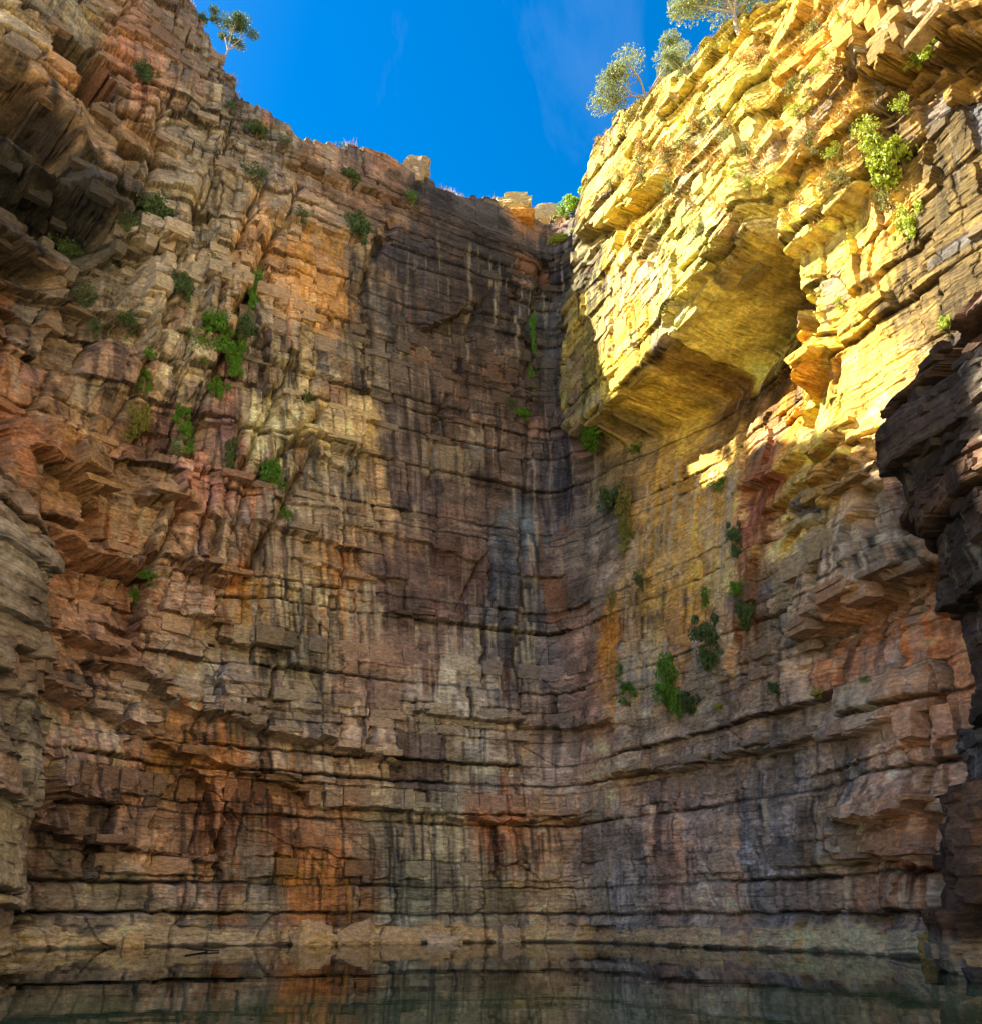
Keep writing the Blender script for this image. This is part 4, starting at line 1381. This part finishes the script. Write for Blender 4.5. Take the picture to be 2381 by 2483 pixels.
def wall_plant(name, kind, mat, x, y, w, h, label, cat, group=None, tint=(1, 1, 1)):
    i, j, p_, n_, c_ = surf_px(x, y)
    # step over the wall's relief: take the built point whose picture is nearest
    i0, i1, j0, j1 = max(0, i - 60), min(NS, i + 60), max(0, j - 60), min(NZ, j + 60)
    d = (PX[i0:i1, j0:j1] - x) ** 2 + (PY[i0:i1, j0:j1] - y) ** 2 - 0.0
    # among near matches prefer the one closest to the camera (the visible one)
    cand = np.argwhere(d < 40)
    if len(cand):
        yy = [P[i0 + a_, j0 + b_, 1] for a_, b_ in cand]
        a_, b_ = cand[int(np.argmin(yy))]
        i, j = i0 + a_, j0 + b_
    else:
        a_, b_ = np.unravel_index(np.argmin(d), d.shape)
        i, j = i0 + a_, j0 + b_
    p_, n_ = Vector(P[i, j]), Vector((Nb[i, j, 0], Nb[i, j, 1], 0))
    k = px_scale(p_)
    W_, H_ = w * k * 1.2, h * k * 1.2 / 0.88
    return plant(name, kind, (i * 7 + j) % 3 + 1, mat, p_ + n_ * min(W_, H_) * 0.22, n_, W_ * 1.05, H_ * 1.05, label, cat, group, tint)


def rim_tree(name, kind, mat, x, y, w, h, label, cat, seed, back_=1.0, tilt=0.0, tint=(1, 1, 1)):
    i, j, p_, n_, c_ = surf_px(x, y)
    q_ = ray_at(x, y, P[i, NZ - 1, 1] + back_)
    k = px_scale(q_)
    if kind == 'tree':
        return plant(name, kind, seed, mat, q_, n_, w * k * 1.1, h * k * 1.15, label, cat, None, tint, tilt)
    return plant(name, kind, seed % 3 + 1, mat, q_ + Vector((0, 0, h * k * 0.45)), n_, w * k, h * k * 1.1, label, cat, None, tint, tilt)


rim_tree('gum_tree', 'tree', 'grey', 1800, 100, 310, 230, 'largest pale gum tree leaning out over the sunlit rim near the top edge', 'tree', 21, -0.6, -0.3)
rim_tree('gum_tree', 'tree', 'grey', 1575, 295, 240, 180, 'wide silvery gum tree on the sunlit rim above the round olive bush', 'tree', 22, -0.6, -0.25)
rim_tree('gum_tree', 'tree', 'grey', 1672, 225, 100, 125, 'small thin gum tree on the sunlit rim between the two larger gums', 'tree', 23, -0.6, -0.15)
rim_tree('rim_bush', 'shrub', 'olive', 1488, 385, 80, 100, 'round olive bush hanging off the sunlit rim below the wide gum', 'shrub', 1, 0.5, 0, (0.8, 0.95, 0.9))
rim_tree('rim_bush', 'shrub', 'olive', 1446, 490, 44, 110, 'slim olive bush low on the sunlit rim above the green tree', 'shrub', 2, 0.5, 0, (0.8, 0.9, 0.8))
rim_tree('green_tree', 'shrub', 'lime', 1378, 522, 120, 78, 'bright green leafy tree behind the lip in the notch of the skyline', 'tree', 3, -1.5, 0, (0.75, 1.0, 0.7))
rim_tree('gum_tree', 'tree', 'dark', 530, 165, 120, 125, 'thin dark tree leaning over the left rim against the sky', 'tree', 24, 0.3, 0.25, (1.2, 1.2, 1.2))
rim_tree('rim_bush', 'shrub', 'dark', 490, 62, 46, 60, 'dark bush on the left rim above the thin leaning tree', 'shrub', 1, 0.3)
rim_tree('rim_bush', 'airy', 'dark', 832, 362, 44, 24, 'small sparse bush on the left rim, far from the pale boulder', 'shrub', 2, 0.6, 0, (1.2, 1.2, 1.0))
rim_tree('rim_bush', 'airy', 'dark', 940, 398, 60, 30, 'small sparse bush on the rim just left of the pointed boulder', 'shrub', 1, 0.6, 0, (1.1, 1.2, 1.0))

WALL_PLANTS = [
    # x, y, w, h, kind, leaf, label
    (345, 180, 62, 62, 'shrub', 'dark', 'dark shrub right of the black cave high on the left cliff'),
    (560, 262, 34, 44, 'airy', 'dark', 'small dark shrub just under the left rim below the leaning tree'),
    (622, 325, 66, 46, 'shrub', 'dark', 'dark shrub on the left cliff close under the rim'),
    (690, 348, 44, 30, 'airy', 'dark', 'tiny dark shrub tucked under the stepped part of the left rim'),
    (855, 425, 60, 36, 'shrub', 'dark', 'low dark shrub below the rim left of the pointed boulder'),
    (995, 480, 40, 40, 'airy', 'green', 'small green plant on the brown face under the pointed boulder'),
    (612, 428, 90, 62, 'airy', 'dark', 'wide sparse dark shrub on the upper left cliff'),
    (870, 555, 72, 104, 'shrub', 'dark', 'tall dark green shrub on the left panel beside the dark back wall'),
    (740, 525, 50, 44, 'airy', 'dark', 'small dark shrub left of the tall shrub on the panel'),
    (375, 520, 105, 104, 'shrub', 'dark', 'big dark shrub right below the black cave'),
    (305, 545, 80, 70, 'airy', 'dark', 'dark shrub under the cave roof, left of the big one'),
    (170, 620, 110, 90, 'shrub', 'dark', 'broad dark shrub under the overhanging cave at the left'),
    (200, 720, 80, 90, 'airy', 'dark', 'grey-green hanging shrub below the broad cave shrub'),
    (300, 780, 60, 84, 'airy', 'dark', 'dark shrub in the gully right of the hanging grey-green shrub'),
    (232, 800, 52, 60, 'airy', 'dark', 'thin dark shrub low in the left gully'),
    (440, 700, 58, 96, 'shrub', 'dark', 'dark shrub beside the pale squared block on the left cliff'),
    (530, 635, 44, 60, 'airy', 'dark', 'small dark shrub on the ledge above the pale squared block'),
    (610, 705, 42, 96, 'hang', 'green', 'narrow bright green fern filling the crack above the fern cluster'),
    (520, 830, 106, 92, 'fern', 'green', 'largest bright green fern clump on the left cliff'),
    (600, 800, 76, 100, 'shrub', 'dark', 'dark green bush touching the largest fern clump'),
    (572, 880, 56, 80, 'hang', 'green', 'green trailing plant below the dark bush by the ferns'),
    (530, 940, 50, 54, 'shrub', 'green', 'round green bush below the fern clump on the left cliff'),
    (357, 862, 32, 34, 'shrub', 'green', 'tiny green fern left of the fern clump'),
    (352, 930, 44, 50, 'fern', 'green', 'small green fern above the olive gully shrub'),
    (340, 1015, 74, 110, 'shrub', 'olive', 'tall olive shrub in the left gully beside the blocky pillar'),
    (440, 1010, 44, 60, 'fern', 'green', 'small bright fern in the crack left of the purple face'),
    (450, 1075, 56, 64, 'fern', 'green', 'bright fern below the small one in the same crack'),
    (560, 1110, 34, 70, 'hang', 'dark', 'thin dark plant in the joint of the pink face'),
    (750, 965, 34, 40, 'airy', 'dark', 'small dark plant on the right end of the cream panel'),
    (655, 1165, 70, 76, 'fern', 'green', 'bright green fern in the diagonal cleft of the left cliff'),
    (700, 1240, 44, 36, 'airy', 'green', 'faint green plant below the cleft fern'),
    (365, 1395, 90, 44, 'airy', 'green', 'trailing green creeper on the lower left cliff'),
    (330, 1440, 40, 46, 'airy', 'green', 'short green creeper under the trailing one'),
    (1240, 972, 36, 30, 'airy', 'dark', 'small dark tuft left of the corner crack in the back wall'),
    (1262, 1000, 48, 34, 'shrub', 'green', 'bright green tuft beside the corner crack in the back wall'),
    (1283, 810, 24, 96, 'hang', 'green', 'narrow strip of moss and fern in the corner crack'),
    (1290, 905, 26, 70, 'airy', 'green', 'sparse green plant in the corner crack above the tufts'),
    (1352, 578, 76, 30, 'shrub', 'lime', 'bright yellow-green cushion of plants under the notch of the skyline'),
    (1450, 1060, 104, 72, 'shrub', 'green', 'green fern bank under the left end of the big roof'),
    (1540, 1085, 60, 30, 'airy', 'green', 'small green plants along the back of the big roof'),
    (1490, 1205, 82, 100, 'shrub', 'dark', 'dark green bush on the yellow face below the roof'),
    (1520, 1265, 58, 130, 'hang', 'olive', 'olive curtain of leaves trailing below the dark green bush'),
    (1748, 1165, 84, 40, 'airy', 'green', 'green plants along the ledge right of the yellow face'),
    (1788, 1300, 50, 96, 'hang', 'dark', 'dark hanging plant on the red-brown band'),
    (1550, 1400, 40, 62, 'airy', 'dark', 'dark sparse plant low on the yellow face'),
    (1485, 1450, 36, 90, 'airy', 'olive', 'sparse olive plant on the grey edge left of the yellow face'),
    (1712, 1440, 46, 62, 'airy', 'green', 'light green plant left of the red-brown band'),
    (1790, 1425, 50, 60, 'shrub', 'green', 'light green fern just above the thick dark bush'),
    (1815, 1480, 72, 90, 'shrub', 'dark', 'thick dark green bush right of the red-brown band'),
    (1730, 1545, 92, 130, 'hang', 'dark', 'large ivy-like curtain above the grey ledge'),
    (1628, 1672, 84, 136, 'fern', 'green', 'tall bright green fern column standing on the ledge'),
    (1685, 1700, 76, 66, 'shrub', 'dark', 'dark bush at the right foot of the tall fern column'),
    (1526, 1682, 70, 40, 'fern', 'green', 'low bright ferns on the ledge left of the tall fern column'),
    (1502, 1620, 24, 50, 'airy', 'green', 'thin green plant above the low ledge ferns'),
    (1745, 1716, 46, 20, 'airy', 'lime', 'pale green sprig on the ledge right of the dark bush'),
    (1880, 1662, 40, 46, 'shrub', 'dark', 'small dark green bush on the ledge midway to the buttress'),
    (1982, 1676, 56, 26, 'airy', 'lime', 'pale green ground plant on the ledge right of the small bush'),
    (2095, 1642, 40, 18, 'airy', 'green', 'little green sprig on the ledge nearest the buttress'),
    (1870, 1838, 30, 14, 'airy', 'green', 'tiny green sprig in the long crack of the lower right wall'),
    (2175, 390, 150, 170, 'shrub', 'lime', 'largest yellow-green bush on the sunlit right cliff'),
    (2120, 320, 100, 110, 'airy', 'lime', 'sparse yellow-green bush above the largest one on the right cliff'),
    (2205, 545, 74, 110, 'shrub', 'lime', 'rounded yellow-green bush below the largest one on the right cliff'),
    (2150, 480, 60, 80, 'airy', 'olive', 'sparse olive bush between the largest and the rounded bush'),
    (2240, 145, 84, 62, 'shrub', 'lime', 'yellow-green bush beneath the dark slot in the top right corner'),
    (2190, 265, 56, 60, 'airy', 'lime', 'thin yellow-green bush at the upper right of the largest one'),
    (2292, 785, 36, 60, 'shrub', 'lime', 'small lime bush at the edge of the shadow by the right buttress'),
    (2040, 735, 44, 40, 'airy', 'lime', 'small lime tuft on the sunlit face right of the roof'),
    (1560, 420, 44, 40, 'airy', 'olive', 'olive tuft low on the sunlit slope near the notch'),
    (1690, 300, 60, 50, 'airy', 'straw', 'dry straw bush midway up the sunlit slope'),
    (1770, 330, 70, 70, 'airy', 'olive', 'olive bush in the middle of the sunlit slope'),
    (1840, 130, 80, 60, 'airy', 'straw', 'dry straw bush under the largest gum tree'),
    (1980, 70, 90, 60, 'airy', 'olive', 'olive bush at the top of the sunlit slope, right of the gum'),
    (2020, 160, 70, 60, 'airy', 'straw', 'dry straw bush below the top olive bush'),
    (1660, 390, 60, 50, 'airy', 'straw', 'dry straw bush above the small orange overhang'),
    (1920, 210, 60, 50, 'airy', 'olive', 'olive bush on the upper sunlit slope left of the orange streaked rock'),
    (1560, 340, 50, 44, 'airy', 'straw', 'dry straw bush beside the round olive rim bush'),
]
for (x, y, w, h, kind, mat, lab) in WALL_PLANTS:
    cat = 'fern' if kind == 'fern' else 'creeper' if kind == 'hang' else 'shrub'
    wall_plant({'fern': 'fern', 'creeper': 'hanging_plant', 'shrub': 'wall_shrub'}[cat], kind, mat, x, y, w, h, lab, cat, 'plants growing on the cliffs')

rt = random.Random(31)
for q_ in range(46):
    x = rt.uniform(1480, 2150)
    y = rt.uniform(max(10, 470 - (x - 1430) * 0.95) + 20, 560 - max(0, (x - 1700)) * 0.35)
    sz_ = rt.uniform(24, 60)
    m_ = rt.choice(('olive', 'straw', 'lime', 'olive'))
    where = 'near the rim' if y < 700 - 0.4 * x + 120 else 'low' if y > 330 else 'midway up'
    wall_plant('slope_tuft', 'airy', m_, x, y, sz_, sz_ * rt.uniform(0.6, 1.0), 'small %s tuft %s on the sunlit upper right slope' % ({'olive': 'olive green', 'straw': 'dry straw-coloured', 'lime': 'bright lime green'}[m_], where), 'tuft', '%s tufts %s on the sunlit slope' % (m_, where))

# dry grass on the sunlit slope and the rims: a mass of blades
r = np.random.default_rng(5)
cent, n_t = [], 0
sl = slice(i_b2, NS - 1)
cand = np.argwhere((PX[sl, :NZ] > 1400) & (PX[sl, :NZ] < 2130) & (PY[sl, :NZ] < 560) & (PY[sl, :NZ] < 1120 - 0.42 * (PX[sl, :NZ] - 900)))
pick = cand[r.integers(len(cand), size=4200)]
keep = vn(pick[:, 0] / 40.0, pick[:, 1] / 22.0, 77) > 0.05
pick = pick[keep]
Vs, Qs = [], []
base = P[pick[:, 0] + i_b2, pick[:, 1]]
nn = Nb[pick[:, 0] + i_b2, pick[:, 1]]
for b_ in range(9):
    m = len(pick)
    d = np.concatenate([nn * 0.5, np.ones((m, 1)) * 0.6], 1) + r.normal(size=(m, 3)) * 0.45
    d /= np.linalg.norm(d, axis=1, keepdims=True)
    ln = (0.30 + 0.5 * r.random((m, 1)))
    w_ = np.cross(d, r.normal(size=(m, 3)))
    w_ /= np.linalg.norm(w_, axis=1, keepdims=True)
    b0 = base + r.normal(size=(m, 3)) * 0.10
    V = np.stack([b0 - w_ * 0.03, b0 + w_ * 0.03, b0 + d * ln], 1)
    Vs.append(V.reshape(-1, 3))
# the same grass fringes the rims
ri = r.integers(4, NS - 5, size=900)
ri = ri[vn(ri / 14.0, ri * 0.0, 78) > -0.1]
base = P[ri, NZ - 1] + np.concatenate([-Nb[ri, NZ - 1] * (0.2 + 1.0 * r.random((len(ri), 1))), np.full((len(ri), 1), 0.05)], 1)
for b_ in range(10):
    m = len(ri)
    d = np.array([0, 0, 1.0]) + r.normal(size=(m, 3)) * 0.4
    d /= np.linalg.norm(d, axis=1, keepdims=True)
    ln = 0.35 + 0.8 * r.random((m, 1))
    w_ = np.cross(d, r.normal(size=(m, 3)))
    w_ /= np.linalg.norm(w_, axis=1, keepdims=True)
    b0 = base + r.normal(size=(m, 3)) * np.array([0.2, 0.2, 0.03])
    Vs.append(np.stack([b0 - w_ * 0.04, b0 + w_ * 0.04, b0 + d * ln], 1).reshape(-1, 3))
V = np.concatenate(Vs)
o = link('dry_grass', mesh_np('dry_grass', V, None, np.arange(len(V)).reshape(-1, 3)), LM['straw'])
tag(o, 'yellow dry grass scattered over the sunlit slope and along the rims', 'grass', None, 'stuff')
